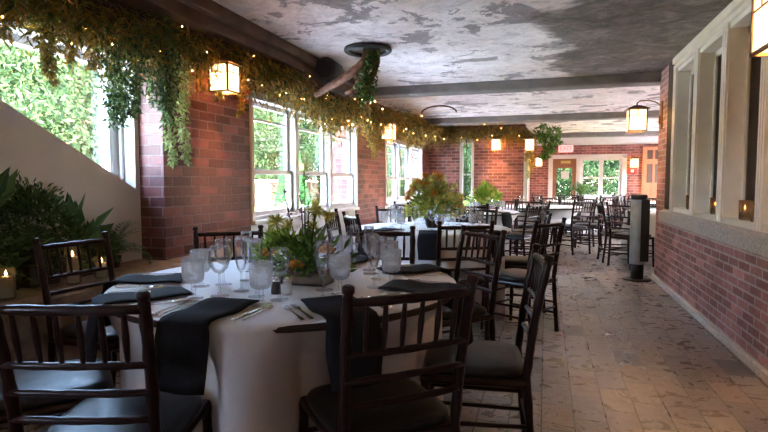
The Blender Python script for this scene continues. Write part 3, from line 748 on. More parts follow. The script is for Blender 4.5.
# ------------------------------------------------------------------ flowers
def rdir(up=.0):
    v = Vector((rnd.gauss(0, 1), rnd.gauss(0, 1), rnd.gauss(0, 1)+up)); return v.normalized()
def blossom(c, r, mat, parent, kind='spider'):
    m = MB(); c = Vector(c)
    if kind == 'spider':
        for _ in range(70):
            d = rdir(.5); m.leaf(c, d, r*rnd.uniform(.7, 1.1), r*.16)
        m.ball(c, r*.25)
    else:
        for ring in range(4):
            for k in range(9-ring):
                a = 2*PI*k/(9-ring)+ring*.4; e = .15+ring*.35
                d = Vector((math.cos(a)*math.cos(e), math.sin(a)*math.cos(e), math.sin(e))); d = (d+Vector((.25, -.55, 0))).normalized()
                m.leaf(c, d, r*(1-.12*ring), r*.75, .1)
    return m.obj('blossom', mat, parent)
# front arrangement
t = thing('flower_arrangement', 'tall green and yellow flower arrangement in a small wooden box on the front table', 'flowers', (-1.0, 2.10, TZ))
m = MB()
m.box(-.11, .11, -.06, .06, 0, .01); m.box(-.11, .11, -.06, -.05, 0, .07); m.box(-.11, .11, .05, .06, 0, .07); m.box(-.11, -.1, -.06, .06, 0, .07); m.box(.1, .11, -.06, .06, 0, .07)
m.obj('wooden_box', M_woodbox, t)
m = MB()
for _ in range(300):
    a = rnd.uniform(0, 6.28); e = rnd.uniform(-.2, 1.2); d = Vector((math.cos(a)*math.cos(e), math.sin(a)*math.cos(e), math.sin(e)))
    p = Vector((rnd.uniform(-.07, .07), rnd.uniform(-.04, .04), .07))+d*rnd.uniform(.02, .15); p.z = max(p.z, .035)
    q = d+rdir()*.6; q.z = max(q.z, -.25)
    m.leaf(p, q, rnd.uniform(.04, .095), rnd.uniform(.014, .03))
m.obj('foliage', L_deep, t, kind='stuff')
m = MB()
for cx, cy, cz in ((-.17, -.06, .13), (-.14, -.03, .18), (-.05, -.06, .19), (-.20, .0, .10)):
    for _ in range(120):
        d = rdir(.4); m.leaf(Vector((cx, cy, cz))+d*rnd.uniform(0, .045), d+rdir()*.5, rnd.uniform(.02, .05), .014)
m.obj('lime_foliage', L_lime, t, kind='stuff')
for (x, y, z, r) in ((-.13, -.02, .265, .05), (-.07, -.03, .25, .04), (.05, .0, .325, .055), (.10, .02, .29, .04), (-.17, .03, .21, .035), (.02, .04, .24, .04)):
    st = MB().tube([(x*.2, y*.2, .05), (x*.7, y*.7, z*.6), (x, y, z)], .0035, 6).obj('stem', M_stem, t); blossom((x, y, z), r, L_yel, st)
for (x, y, z) in ((.03, -.155, .10), (-.11, -.13, .14), (.14, -.10, .16)): blossom((x, y, z), .042, L_oran, t, 'rose')
for (x, y, z) in ((.0, .0, .52), (.065, .02, .44), (-.03, .02, .41), (-.12, .04, .40), (.03, -.02, .36)):
    mm = MB(); mm.tube([(x*.15, y*.15, .05), (x*.5, y*.5, z*.5), (x*.9, y, z*.85), (x, y, z)], [.003, .0028, .002, .0012], 6); st = mm.obj('stem', M_stem, t)
    mm = MB()
    for k in range(26):
        f = rnd.uniform(.62, 1.0); p = Vector((x*f, y*f, z*f)); d = rdir(.8); mm.leaf(p, d, rnd.uniform(.012, .03), .009)
    mm.obj('flower_spike', L_purp if x < 0 else L_deep, st)
# second arrangement
def bouquet(c, label, R, H, greens, blooms, n=700, vase=True, big=.1):
    t = thing('flower_arrangement', label, 'flowers', (c[0], c[1], TZ))
    if vase: MB().lathe([(.06, 0), (.075, .03), (.08, .08), (.07, .12), (.062, .12), (.07, .08), (0, .02)], n=20).obj('vase', M_pot, t)
    m = MB()
    for _ in range(n):
        d = rdir(.7); d.z = abs(d.z)*1.1-.12; rr_ = rnd.uniform(.25, 1)
        p = Vector((d.x*R*rr_, d.y*R*rr_, .13+max(-.06, d.z)*H*rr_)); m.leaf(p, d+rdir()*.7, rnd.uniform(.5, 1.2)*big, rnd.uniform(.25, .42)*big)
    m.obj('foliage', greens, t, kind='stuff')
    for mt, k, r in blooms:
        for _ in range(k):
            d = rdir(.8); d.z = abs(d.z); p = (d.x*R*1.12, d.y*R*1.12, .14+d.z*H*1.12); blossom(p, r, mt, t, 'spider')
    return t
bouquet((C2[0]+.02, C2[1]-.03), 'big bushy orange and yellow flower arrangement on the second table', .25, .33, L_bush, [(L_oran, 20, .055), (L_yel, 30, .05)], 900, big=.08)
bouquet((C3[0]+.25, C3[1]), 'yellow-green leafy flower arrangement on the third table', .2, .27, L_lime, [(L_yel, 8, .05)], 420)
bouquet((C3[0]-.1, C3[1]-.5), 'small white flower posy on the third table', .12, .1, L_pale, [(L_yel, 6, .04)], 120, big=.06)
tF = thing('potted_fern', 'spreading green fern in a pot on the farthest table', 'fern', (C5[0]+.02, C5[1], TZ))
MB().lathe([(.08, 0), (.1, .14), (.09, .14), (0, .12)], n=16).obj('pot', M_pot, tF)
def fronds(m, c, n, L, droop, w, up=(.5, 1.2), leafn=16, rs=rnd, yaw=(0, 6.283), lw=.28):
    for i in range(n):
        a = rs.uniform(*yaw); e = rs.uniform(*up); l = L*rs.uniform(.7, 1.1); p = Vector(c); st = l/leafn
        for k in range(leafn):
            e2 = e-droop*(k/leafn)**1.3; d = Vector((math.cos(a)*math.cos(e2), math.sin(a)*math.cos(e2), math.sin(e2))); q = p+d*st
            sd_ = Vector((-math.sin(a), math.cos(a), 0)); ww = w*math.sin(PI*(k+1.5)/(leafn+2))
            for s2 in (-1, 1):
                dd = (sd_*s2+d*.55+Vector((0, 0, .12))).normalized(); nn = dd.cross(d).normalized()
                b = d*ww*lw*.5
                m.add([p, p+dd*ww*.5+b+nn*ww*.05, p+dd*ww, p+dd*ww*.5-b+nn*ww*.05], [(0, 1, 2), (0, 2, 3)])
            m.add([p+sd_*.002, p-sd_*.002, q-sd_*.002, q+sd_*.002], [(0, 1, 2, 3)])
            p = q
m = MB(); fronds(m, (0, 0, .12), 34, .5, 1.3, .075, (.5, 1.5), 14); m.obj('frond', L_deep, tF, kind='stuff')
# glassware on the second and third tables
for k in range(8):
    a = -170+45*k; x, y = pol(C2, .47, a+10); glass('g', x, y, 'ribbed water goblet standing on the second table with the orange flowers', 'goblets on the second table')
    x, y = pol(C2, .40, a+2); glass('w', x, y, 'clear wine glass standing on the second table with the orange flowers', 'wine glasses on the second table')
    x, y = pol(C2, .40, a+24); glass('f', x, y, 'slim champagne flute on the second table with the orange flowers', 'flutes on the second table')
for k in range(6):
    x, y = pol(C3, .5, -150+40*k); glass('g', x, y, 'ribbed water goblet standing on the third table', 'goblets on the third table')
    x, y = pol(C3, .42, -155+40*k); glass('w', x, y, 'clear wine glass standing on the third table', 'wine glasses on the third table')
for k in range(5):
    x, y = pol(C4, .5, -130+35*k); glass('w', x, y, 'clear wine glass standing on the fourth table', 'wine glasses on the fourth table')
for dg, ds in ((-33, 'towards the aisle'), (-80, 'nearest the camera'), (-125, 'towards the sash window')): napkin(C2, dg, 'folded charcoal napkin over the edge of the second table '+ds)
for dg, ds in ((-40, 'towards the aisle'), (-85, 'nearest the camera')): napkin(C3, dg, 'folded charcoal napkin over the edge of the third table '+ds)
napkin(CR, 205, 'folded charcoal napkin over the edge of the table by the right brick pier')

# ------------------------------------------------------------------ lanterns
def make_lantern(label, w=.19, h=.26):
    t = thing('wall_lantern', label, 'lantern', group='bronze wall lanterns')
    # local: +Y points away from the wall; wall plate at y = -.27
    a = w/2
    m = MB()
    for sx in (-1, 1):
        for sy in (-1, 1): m.box(sx*a-.008, sx*a+.008, sy*a-.008, sy*a+.008, -h/2, h/2)
    for z in (-h/2, h/2-.012, h/2-.085):
        th = .014 if z != h/2-.085 else .008
        for s_ in (-1, 1): m.box(-a-.008, a+.008, s_*a-.008, s_*a+.008, z, z+th); m.box(s_*a-.008, s_*a+.008, -a, a, z, z+th)
    for s_ in (-1, 1): m.box(-.005, .005, s_*a-.006, s_*a+.006, h/2-.085, h/2); m.box(s_*a-.006, s_*a+.006, -.005, .005, h/2-.085, h/2)
    m.obj('frame', M_bronze, t)
    for s_ in (-1, 1):
        MB().box(-a+.006, a-.006, s_*a-.002, s_*a+.002, -h/2+.01, h/2-.01).obj('glass_pane', M_lamp, t); MB().box(s_*a-.002, s_*a+.002, -a+.006, a-.006, -h/2+.01, h/2-.01).obj('glass_pane', M_lamp, t)
    m = MB(); e = a+.035
    m.add([(-e, -e, h/2), (e, -e, h/2), (e, e, h/2), (-e, e, h/2), (-.03, -.03, h/2+.05), (.03, -.03, h/2+.05), (.03, .03, h/2+.05), (-.03, .03, h/2+.05)],
          [(0, 3, 2, 1), (4, 5, 6, 7), (0, 1, 5, 4), (1, 2, 6, 5), (2, 3, 7, 6), (3, 0, 4, 7)]); m.obj('roof', M_bronze, t)
    m = MB(); m.tube([(0, 0, h/2+.045), (0, 0, h/2+.075), (0, -.03, h/2+.10), (0, -.12, h/2+.105), (0, -.2, h/2+.08), (0, -.262, h/2+.03)], .008, 8); m.obj('arm', M_bronze, t)
    m = MB(); m.box(-.05, .05, -.275, -.255, -h/2+.02, h/2+.09, .006); m.box(-.02, .02, -.258, -.235, -.05, .05, .005); m.obj('wall_plate', M_bronze, t)
    m = MB(); m.ball((0, 0, -.01), .022, 1, 1, 1.5); m.obj('bulb', M_flame, t)
    return t
LN = [None]
def lantern(x, y, z, rz, label, energy, s=1.):
    if LN[0] is None: LN[0] = make_lantern(label); o = LN[0]; o.location = (x, y, z); o.rotation_euler = (0, 0, rz)
    else: o = dup(LN[0], (x, y, z), rz, label)
    o.scale = (s, s, s)
    ld = bpy.data.lights.new('lantern_bulb_light', 'POINT'); ld.energy = energy; ld.color = (1, .58, .24); ld.shadow_soft_size = .04
    lo = bpy.data.objects.new('lantern_bulb_light', ld); COL.objects.link(lo); lo.location = (x, y, z+.02)
    return o
lantern(-2.515, 3.80, 2.035, -PI/2, 'lit bronze lantern on the near brick pier under the garland', 32, .87)
lantern(-2.475, 8.35, 2.01, -PI/2, 'lit bronze lantern between the two left windows', 34)
lantern(-1.11, 12.475, 2.05, PI, 'lit bronze lantern on the facing brick wall right of the narrow window', 40)
lantern(-.36, 12.3, 2.02, PI, 'lit bronze lantern hung at the corner of the facing brick wall', 16)
lantern(-.205, 16.3, 1.78, -PI/2, 'small lit lantern left of the far door', 18)
lantern(2.42, 16.72, 1.74, PI, 'lit lantern between the far windows and the orange door', 20)
lantern(1.035, 7.08, 1.94, PI/2, 'lit bronze lantern on a curved arm at the right brick pier', 10, 1.02)
lantern(1.013, 2.80, 1.925, PI/2, 'large lit bronze lantern in the upper right corner by the cream window casing', 24, 1.1)

lantern(1.013, -1.40, 1.925, PI/2, 'unseen bronze lantern added on the right wall behind the camera as warm fill', 20, 1.1)  # unseen lantern behind the camera, added as warm fill for the near table
lantern(-2.5, -.6, 2.0, -PI/2, 'unseen bronze lantern added on the left wall behind the camera as warm fill', 14, 1.)  # second unseen lantern, added to brighten the near end
# ------------------------------------------------------------------ garland
def garland_mesh(path, n, rad, leafL, hang=.0, thin=1.):
    m = MB(); segs = []
    for i in range(len(path)-1):
        a, b = Vector(path[i][0]), Vector(path[i+1][0]); segs.append((a, b, path[i][1], path[i+1][1], (b-a).length))
    tot = sum(s[4] for s in segs)
    for _ in range(n):
        u = rnd.uniform(0, tot)
        for a, b, ra, rb, l in segs:
            if u <= l: break
            u -= l
        f = min(1, u/l); c = a.lerp(b, f); r = (ra+(rb-ra)*f)*rad
        d = rdir(); rr_ = r*(rnd.random()**.5); p = c+d*rr_
        if rnd.random() < .35: p.z -= rnd.random()**2*hang
        dd = rdir()*.8+Vector((0, 0, -.75)); L = leafL*rnd.uniform(.6, 1.5); m.leaf(p, dd, L, L*rnd.uniform(.22, .4)*thin)
    return m
def twigs(path, n, mat, parent, rad=.2):
    m = MB()
    for _ in range(n):
        i = rnd.randrange(len(path)-1); c = Vector(path[i][0]).lerp(Vector(path[i+1][0]), rnd.random())+rdir()*path[i][1]*.7
        P = [c]; d = rdir(); d.z *= .5
        for k in range(5):
            d = (d+rdir()*.55).normalized(); P.append(P[-1]+d*rad*rnd.uniform(.12, .3))
        m.tube(P, [.004, .0038, .0034, .003, .002, .0012], 4, False)
    return m.obj('twig', mat, parent, kind='stuff')
# along the top of the left windows
pathL = [((-2.74, 1.4, 2.30), .16), ((-2.72, 2.1, 2.20), .13), ((-2.68, 2.5, 2.19), .14), ((-2.63, 2.9, 2.2), .16), ((-2.6, 3.3, 2.22), .17), ((-2.58, 3.7, 2.24), .15), ((-2.56, 4.1, 2.29), .13), ((-2.57, 4.6, 2.23), .17), ((-2.56, 5.1, 2.24), .19),
         ((-2.55, 5.7, 2.12), .19), ((-2.53, 6.2, 2.08), .22), ((-2.5, 6.9, 2.20), .19), ((-2.5, 7.8, 2.22), .2), ((-2.5, 8.8, 2.28), .2)]
pathF = [((-2.5, 8.8, 2.28), .2), ((-2.45, 10.0, 2.32), .2), ((-2.5, 11.4, 2.36), .2), ((-2.5, 12.4, 2.36), .2), ((-1.9, 12.5, 2.36), .19), ((-1.2, 12.5, 2.38), .18), ((-.6, 12.5, 2.34), .19), ((-.36, 12.6, 2.26), .2)]
def garland(label, path, n1, n2, strands, leaf=.06, hang=.25):
    t = thing('garland', label, 'garland', path[0][0])
    P0 = Vector(path[0][0]); pth = [(Vector(p)-P0, r) for p, r in path]
    garland_mesh(pth, n1, 1., leaf*1.35, hang, .45).obj('greenery', L_garl, t, kind='stuff')
    garland_mesh(pth, n2, .75, leaf*1.1, hang*.4).obj('leafy_greenery', L_dark, t, kind='stuff')
    twigs(pth, 260, M_twig, t)
    for (p, dz, r, n, mt) in strands:
        m = MB(); p = Vector(p)-P0; P = [p]
        for k in range(8): P.append(P[-1]+Vector((rnd.uniform(-.012, .012), rnd.uniform(-.02, .02), -dz/8)))
        m.tube(P, .003, 4, False)
        for _ in range(n):
            i = rnd.randrange(8); q = P[i].lerp(P[i+1], rnd.random()); f = (i+.5)/8.; rad = r*(1.05-.6*f)
            d = rdir(); q = q+Vector((d.x*rad, d.y*rad, d.z*rad*.6)); L = rnd.uniform(.028, .05); m.leaf(q, rdir()*.7+Vector((0, 0, -.6)), L, L*.42)
        m.obj('hanging_strand', mt, t)
    return t
garland('leafy garland with hanging strands over the left windows and the near lantern', pathL, 16000, 3600,
        [((-2.62, 2.72, 2.15), .58, .10, 650, L_dark), ((-2.6, 2.86, 2.15), .52, .09, 600, L_dark), ((-2.6, 2.95, 2.2), .55, .05, 300, L_dark), ((-2.58, 3.10, 2.3), .55, .12, 900, L_dark),
         ((-2.57, 3.2, 2.25), .65, .085, 600, L_dark), ((-2.56, 3.22, 2.15), .82, .05, 420, L_pale), ((-2.56, 3.34, 2.1), .76, .055, 460, L_pale),
         ((-2.66, 2.3, 2.1), .30, .05, 220, L_garl), ((-2.66, 2.4, 2.1), .34, .045, 200, L_garl), ((-2.66, 2.48, 2.1), .2, .04, 140, L_garl), ((-2.7, 2.15, 2.1), .14, .05, 120, L_garl), ((-2.64, 2.6, 2.1), .22, .04, 160, L_garl),
         ((-2.5, 4.0, 2.1), .32, .05, 200, L_garl), ((-2.52, 3.75, 2.15), .28, .05, 180, L_garl), ((-2.53, 6.05, 2.0), .18, .09, 260, L_garl), ((-2.53, 6.3, 2.0), .14, .08, 200, L_garl), ((-2.5, 7.5, 2.15), .42, .10, 520, L_garl), ((-2.52, 7.75, 2.15), .56, .09, 520, L_garl), ((-2.5, 8.0, 2.12), .4, .08, 360, L_garl), ((-2.5, 5.6, 2.1), .2, .1, 300, L_garl)])
garland('leafy garland with lights running on over the facing brick wall to its corner', pathF, 11000, 1500,
        [((-.36, 12.55, 2.25), .95, .09, 700, L_pale), ((-.30, 12.5, 2.2), .7, .1, 500, L_garl), ((-.42, 12.5, 2.2), .5, .08, 300, L_garl), ((-2.45, 9.6, 2.2), .35, .08, 220, L_garl)], .07, .3)
# a tuft of ivy beyond the corner
m = MB()
for _ in range(700):
    d = rdir(); k = rnd.choice(((-.1, 12.6, 2.36, .15), (.16, 12.65, 2.33, .13), (.0, 12.7, 2.1, .1), (.2, 12.7, 2.13, .09), (-.12, 12.6, 2.22, .1), (.08, 12.7, 1.94, .09), (-.05, 12.7, 1.8, .07))); m.leaf((k[0]+d.x*k[3], k[1]+d.y*k[3], k[2]+d.z*k[3]), rdir()+Vector((0, 0, -.3)), rnd.uniform(.06, .11), .05)
tag(m.obj('ivy_spray', L_deep), 'dark green leafy spray hanging from the ceiling past the wall corner', 'ivy')
# fairy lights
t = thing('fairy_light_string', 'string of small warm fairy lights woven through the garland', 'lights', (-2.6, 2.0, 2.2)); P0 = Vector((-2.6, 2.0, 2.2))
allp = pathL+pathF[1:]; wire = []; bulbs = []
for i in range(len(allp)-1):
    a, b = Vector(allp[i][0]), Vector(allp[i+1][0]); k = max(3, int((b-a).length/.085)) if a.y < 7 else max(3, int((b-a).length/.16))
    for j in range(k):
        c = a.lerp(b, j/k)+(Vector((rnd.uniform(-.02, .17), 0, 0)) if a.y < 12 and b.y < 12.45 else Vector((0, rnd.uniform(-.18, .02), 0)))+Vector((0, rnd.uniform(-.06, .06), rnd.choice((-1, 1))*rnd.random()**.6*.2-.02)); wire.append(c); bulbs.append(c)
m = MB(); m.tube([p-P0 for p in wire], .0015, 4, False); m.obj('wire', M_iron, t)
rnd.shuffle(bulbs)
for c in bulbs[:78]:
    d = c-P0; MB().ball(d, .0045 if c.y < 6 else .008, n=6, m=4).obj('bulb', M_fairy, t)
# ceiling ring, branch and ivy
t = thing('ceiling_ring', 'round black iron ring fixed to the ceiling above the branch', 'ring', (-1.72, 5.09, CZ))
m = MB(); m.lathe([(.20, 0), (.235, -.005), (.24, -.03), (.225, -.045), (.19, -.04), (.185, -.01), (.2, 0)], n=40); m.obj('rim', M_iron, t)
MB().lathe([(0, -.004), (.19, -.004), (.19, -.012), (0, -.012)], n=32).obj('plate', pbr('rust_plate', lin((92, 78, 70)), .6, .3), t)
t = thing('branch', 'bark-covered branch reaching from the ceiling ring to the garland', 'branch', (-1.72, 5.09, CZ-.02))
m = MB(); m.tube([(0, 0, 0), (-.02, 0, -.10), (-.10, .0, -.17), (-.22, .02, -.23), (-.40, .08, -.30), (-.7, .3, -.36)], [.05, .05, .048, .045, .04, .03], 10); m.obj('limb', M_bark, t)
MB().tube([(-.16, .01, -.2), (-.10, 0, -.29), (-.14, 0, -.38), (-.24, 0, -.42)], [.03, .032, .028, .02], 8).obj('side_limb', M_bark, t)
MB().tube([(.08, .02, 0), (.085, .02, -.12), (.05, .02, -.24), (-.02, .02, -.34)], [.04, .038, .03, .02], 8).obj('side_limb', M_bark, t)
m = MB()
for _ in range(620):
    f = rnd.random(); c = Vector((.05-.1*f, -.02, -.06-.42*f)); d = rdir(); r = .06+.085*f*(.6+.4*math.sin(f*19))
    m.leaf(c+d*r*rnd.random()**.4, rdir()+Vector((0, 0, -.4)), rnd.uniform(.03, .055), .035)
o = m.obj('ivy', L_ivy); o.location = (-1.70, 5.05, CZ-.02); tag(o, 'bright green ivy trailing down beside the bark-covered branch', 'ivy')
t = thing('loudspeaker', 'black loudspeaker under the ceiling left of the iron ring', 'speaker', (-2.27, 5.42, 2.395))
m = MB(); m.tube([(0, .16, 0), (0, .12, 0), (0, -.12, 0), (0, -.15, 0)], [.09, .12, .13, .115], 20); m.obj('housing', M_black, t)
MB().tube([(0, -.150, 0), (0, -.158, 0)], [.1, .095], 20).obj('grille', M_iron, t); MB().box(-.03, .03, -.03, .03, .10, .13).obj('bracket', M_iron, t)
m = MB(); P = [(-1.75+.3*math.cos(a), 8.9, 2.36+.12*math.sin(a)) for a in [PI*k/10 for k in range(11)]]; m.tube(P, .014, 6)
tag(m.obj('vine_loop', M_twig), 'thin dry vine bent in a loop under the ceiling before the facing wall', 'vine')

# ------------------------------------------------------------------ plants and candles on the ledge
def plant(x, y, z, kind, label, s=1.):
    t = thing('shade_plant', label, 'plant', (x, y, z)); MB().lathe([(.05*s, 0), (.07*s, .1*s), (.06*s, .1*s), (0, .08*s)], n=14).obj('pot', M_pot, t)
    m = MB()
    if kind == 'fern': fronds(m, (0, 0, .1*s), 26, .42*s, 1.5, .085*s, (.3, 1.45), 14)
    elif kind == 'broad':
        for k in range(20):
            a = rnd.uniform(0, 6.28); e = rnd.uniform(.35, 1.4); d = Vector((math.cos(a)*math.cos(e), math.sin(a)*math.cos(e), math.sin(e))); p = Vector((0, 0, .1*s))+d*.12*s
            m.tube([(0, 0, .08*s), p], .003, 4, False); m.leaf(p, d, .19*s*rnd.uniform(.7, 1.15), .07*s, .2)
    else:
        for k in range(1300):
            d = rdir(.3); q = (.35+.65*rnd.random()**.6)*(1+.25*math.sin(5*d.x+4*d.z)); m.leaf(Vector((d.x*.19*s*q, d.y*.19*s*q, .2*s+d.z*.17*s*q)), d+rdir()*.9+Vector((0, 0, .4)), rnd.uniform(.03, .06), .018)
    lim = XW+.012-x; m.v = [(min(max(v[0], lim+.02*rnd.random()), -2.665-x-.02*rnd.random()), v[1], max(v[2], LZ-z+.004)) for v in m.v]
    m.obj('foliage', L_plant, t, kind='stuff'); return t
LZ = .607
plant(-2.87, 2.02, LZ+.18, 'broad', 'dark spiky broad-leaved plant at the left edge, tallest on the ledge', 1.35)
plant(-2.80, 1.75, LZ, 'fern', 'dark fern at the far left edge of the ledge', 1.3)
plant(-2.84, 2.32, LZ+.12, 'fine', 'bushy small-leaved plant in the middle of the ledge', 1.25)
plant(-2.86, 2.62, LZ+.05, 'broad', 'dark pointed-leaf plant behind the back-left chair', 1.15)
plant(-2.87, 2.95, LZ, 'fern', 'low arching fern at the right end of the row, before the pale wall', .8)
plant(-2.86, 2.46, LZ, 'fern', 'drooping fern low on the ledge behind the candles', .85)
plant(-2.90, 2.82, LZ, 'fine', 'small rounded bush between the candles and the pale wall', .75)
plant(-2.82, 2.16, LZ, 'fern', 'dark fern low on the ledge between the two left candles', 1.0)
plant(-2.80, 1.82, LZ, 'fine', 'dense dark bush at the left picture edge behind the front candle', 1.2)
# raised pots stand on dark blocks
for x, y, h in ((-2.87, 2.02, .18), (-2.84, 2.32, .12), (-2.86, 2.62, .05)):
    o = MB().box(-.1, .1, -.1, .1, 0, h, .01).obj('plant_block', M_soil); o.location = (x, y, LZ); tag(o, 'dark block raising a potted plant on the ledge', 'block', 'blocks under the plants')
def candle(x, y, z, label, h=.17, r=.042, votive=False):
    t = thing('candle_holder', label, 'candle', (x, y, z))
    mt = M_votive if votive else M_crys
    MB().lathe([(r*.85, 0), (r, .01), (r*1.12 if votive else r, h), (r*1.06 if votive else r*.94, h), (r*.93, .012), (0, .01)], n=20).obj('glass', mt, t)
    ch = h*.5 if votive else h*.72
    cd = MB().lathe([(r*.72, .012), (r*.72, ch), (r*.6, ch+.003), (0, ch)], n=16).obj('candle', M_wax, t)
    MB().lathe([(.001, ch+.004), (.006, ch+.014), (.004, ch+.026), (0, ch+.038)], n=8).obj('flame', M_flame, cd)
    return t
CD = [(-2.615, 1.99, LZ-.004, 'lit candle in a glass cylinder at the left edge of the picture', .16), (-2.615, 2.39, LZ, 'tall lit candle in a glass cylinder behind the chair spindles', .22), (-2.62, 2.60, LZ, 'small lit candle in a glass cylinder by the right post of the back-left chair', .13)]
for x, y, z, lb, h in CD:
    candle(x, y, z, lb, h)
for x, y, lb in ((1.357, 5.84, 'farthest lit votive candle on the right window sill'), (1.357, 5.04, 'lit votive candle in the middle opening of the right windows'), (1.357, 4.35, 'left one of the paired lit votives in the nearest right window'), (1.357, 4.13, 'right one of the paired lit votives in the nearest right window')):
    candle(x, y, .931, lb, .14, .036, True)

# ------------------------------------------------------------------ other things
t = thing('floor_post', 'grey and black upright floor post on a round base beside the right brick pier', 'post', (1.09, 7.08, 0))
t.scale = (.86, .86, 1)
MB().lathe([(.19, 0), (.19, .012), (.17, .02), (0, .02)], n=32).obj('base', M_iron, t)
MB().lathe([(.085, .02), (.085, .26), (0, .26)], n=24).obj('foot', M_black, t)
MB().lathe([(.105, .2), (.108, .22), (.108, .98), (.10, .99), (0, .99)], n=28).obj('body', M_grey, t)
m = MB(); m.lathe([(.1, .985), (.108, .99), (.108, 1.04), (.09, 1.05), (0, 1.05)], n=28); m.obj('cap', M_black, t)
m = MB(); m.box(.015, .125, -.125, .06, .24, .99, .012); m.obj('back_plate', M_black, t)
def fontobj(txt, size, mat, parent, loc, rot):
    cu = bpy.data.curves.new('letters', 'FONT'); cu.body = txt; cu.size = size; cu.align_x = 'CENTER'; cu.align_y = 'CENTER'; cu.extrude = .002
    tmp = bpy.data.objects.new('tmp', cu); COL.objects.link(tmp); dg = bpy.context.evaluated_depsgraph_get()
    me = bpy.data.meshes.new_from_object(tmp.evaluated_get(dg)); bpy.data.objects.remove(tmp)
    o = bpy.data.objects.new('letters', me); COL.objects.link(o); me.materials.clear(); me.materials.append(mat); o.parent = parent; o.location = loc; o.rotation_euler = rot; return o
t = thing('exit_sign', 'lit pinkish red EXIT sign above the far brown door', 'sign', (.53, 16.26, 2.16))
MB().box(-.2, .2, -.03, .03, -.1, .1, .008).obj('housing', emis('exit_pink', (1., .34, .32), .33), t)
MB().box(-.015, .015, -.01, .01, .1, .16).obj('bracket', M_white, t)
fontobj('EXIT', .17, emis('exit_letters', (1, .1, .07), .4), t, (0, -.033, 0), (PI/2, 0, 0))
t = thing('fire_alarm_box', 'red fire alarm box at the edge of the near brick pier', 'alarm', (XL, 4.44, 2.02))
MB().box(0, .05, -.05, .05, -.08, .09, .006).obj('housing', M_red, t); MB().box(.05, .055, -.03, .03, -.05, .0, .001).obj('lever', M_white, t)
t = thing('fire_alarm_box', 'red alarm box under the lantern beside the orange door', 'alarm', (2.40, YE, 1.52))
MB().box(-.13, .13, -.07, 0, -.08, .08, .01).obj('housing', M_red, t); MB().box(-.04, .04, -.08, -.07, -.04, .04, .003).obj('lens', M_white, t)
tag(MB().box(.43, .66, YE+.003, YE+.012, 1.30, 1.52).obj('paper_notice', M_white), 'white paper notice on the glass of the far brown door', 'notice')
m = MB(); m.tube([(-1.82, YF-.06, 2.2), (-1.82, YF-.06, .9)], .012, 6)
for z in (1.05, 1.3, 1.55, 1.8): m.tube([(-1.82+.05*math.cos(a), YF-.06, z+.05*math.sin(a)) for a in [2*PI*k/12 for k in range(13)]], .008, 6)
m.box(-1.9, -1.74, YF-.1, YF-.03, .88, .92); tag(m.obj('hanging_ornament', M_iron), 'slim wrought iron ornament hanging before the narrow window', 'ornament')

# ------------------------------------------------------------------ outdoors
GZ = .42
struct(MB().box(-60, -3.2, -20, 60, GZ-.3, GZ).obj('ground_left', pbr('lawn', lin((92, 108, 32)), .9, vary=.3, scale=3)), 'sunlit lawn outside the left windows')
struct(MB().box(-12, 14, 17.6, 60, GZ-.5, -.05).obj('ground_far', pbr('lawn2', lin((112, 128, 50)), .9, vary=.3, scale=3)), 'lawn outside the far door')
struct(MB().box(-6.0, -3.15, -6, 20, GZ-.05, GZ+.012).obj('ground_bounce', pbr('pale_bounce_ground', lin((204, 204, 206)), .8, vary=.08, scale=3)), 'unseen pale ground strip along the building, added to bounce daylight indoors')  # unseen strip, added to bounce neutral light up to the ceiling
struct(MB().box(4.25, 9, -6, 20, -.1, -.02).obj('ground_right', pbr('pale_bounce_ground', lin((206, 198, 188)), .8)), 'unseen pale ground added outside the far bay to bounce daylight')  # unseen counterpart on the right, added as pale bounce ground
t = thing('garden_wall', 'low red brick garden wall across the lawn outside', 'wall', (0, 0, 0))
MB().box(-9.2, -8.9, 9, 30, GZ, 1.2).obj('brickwork', M_brickX, t); MB().box(-9.25, -8.85, 9, 30, 1.2, 1.27).obj('coping', M_stone, t)
t = thing('brick_pillar', 'red brick pillar outside the third sash', 'pillar', (-4.6, 11.3, 0)); MB().box(-.2, .2, -.2, .2, GZ, 2.0).obj('shaft', M_brickX, t); MB().box(-.24, .24, -.24, .24, 2.0, 2.08).obj('cap', M_stone, t)
t = thing('conifer', 'narrow cone-shaped evergreen on the lawn outside the middle sash', 'tree', (-5.5, 10.9, GZ)); MB().tube([(0, 0, 0), (0, 0, 1.2)], [.05, .02], 8).obj('trunk', M_bark, t)
m = MB()
for _ in range(3200):
    f = rnd.random()**.7; a = rnd.uniform(0, 6.28); r = .38*(1-f)**.8; m.leaf((r*math.cos(a), r*math.sin(a), .1+1.6*f), Vector((math.cos(a), math.sin(a), .7))+rdir()*.4, .09, .04)
m.obj('foliage', L_cone, t, kind='stuff')
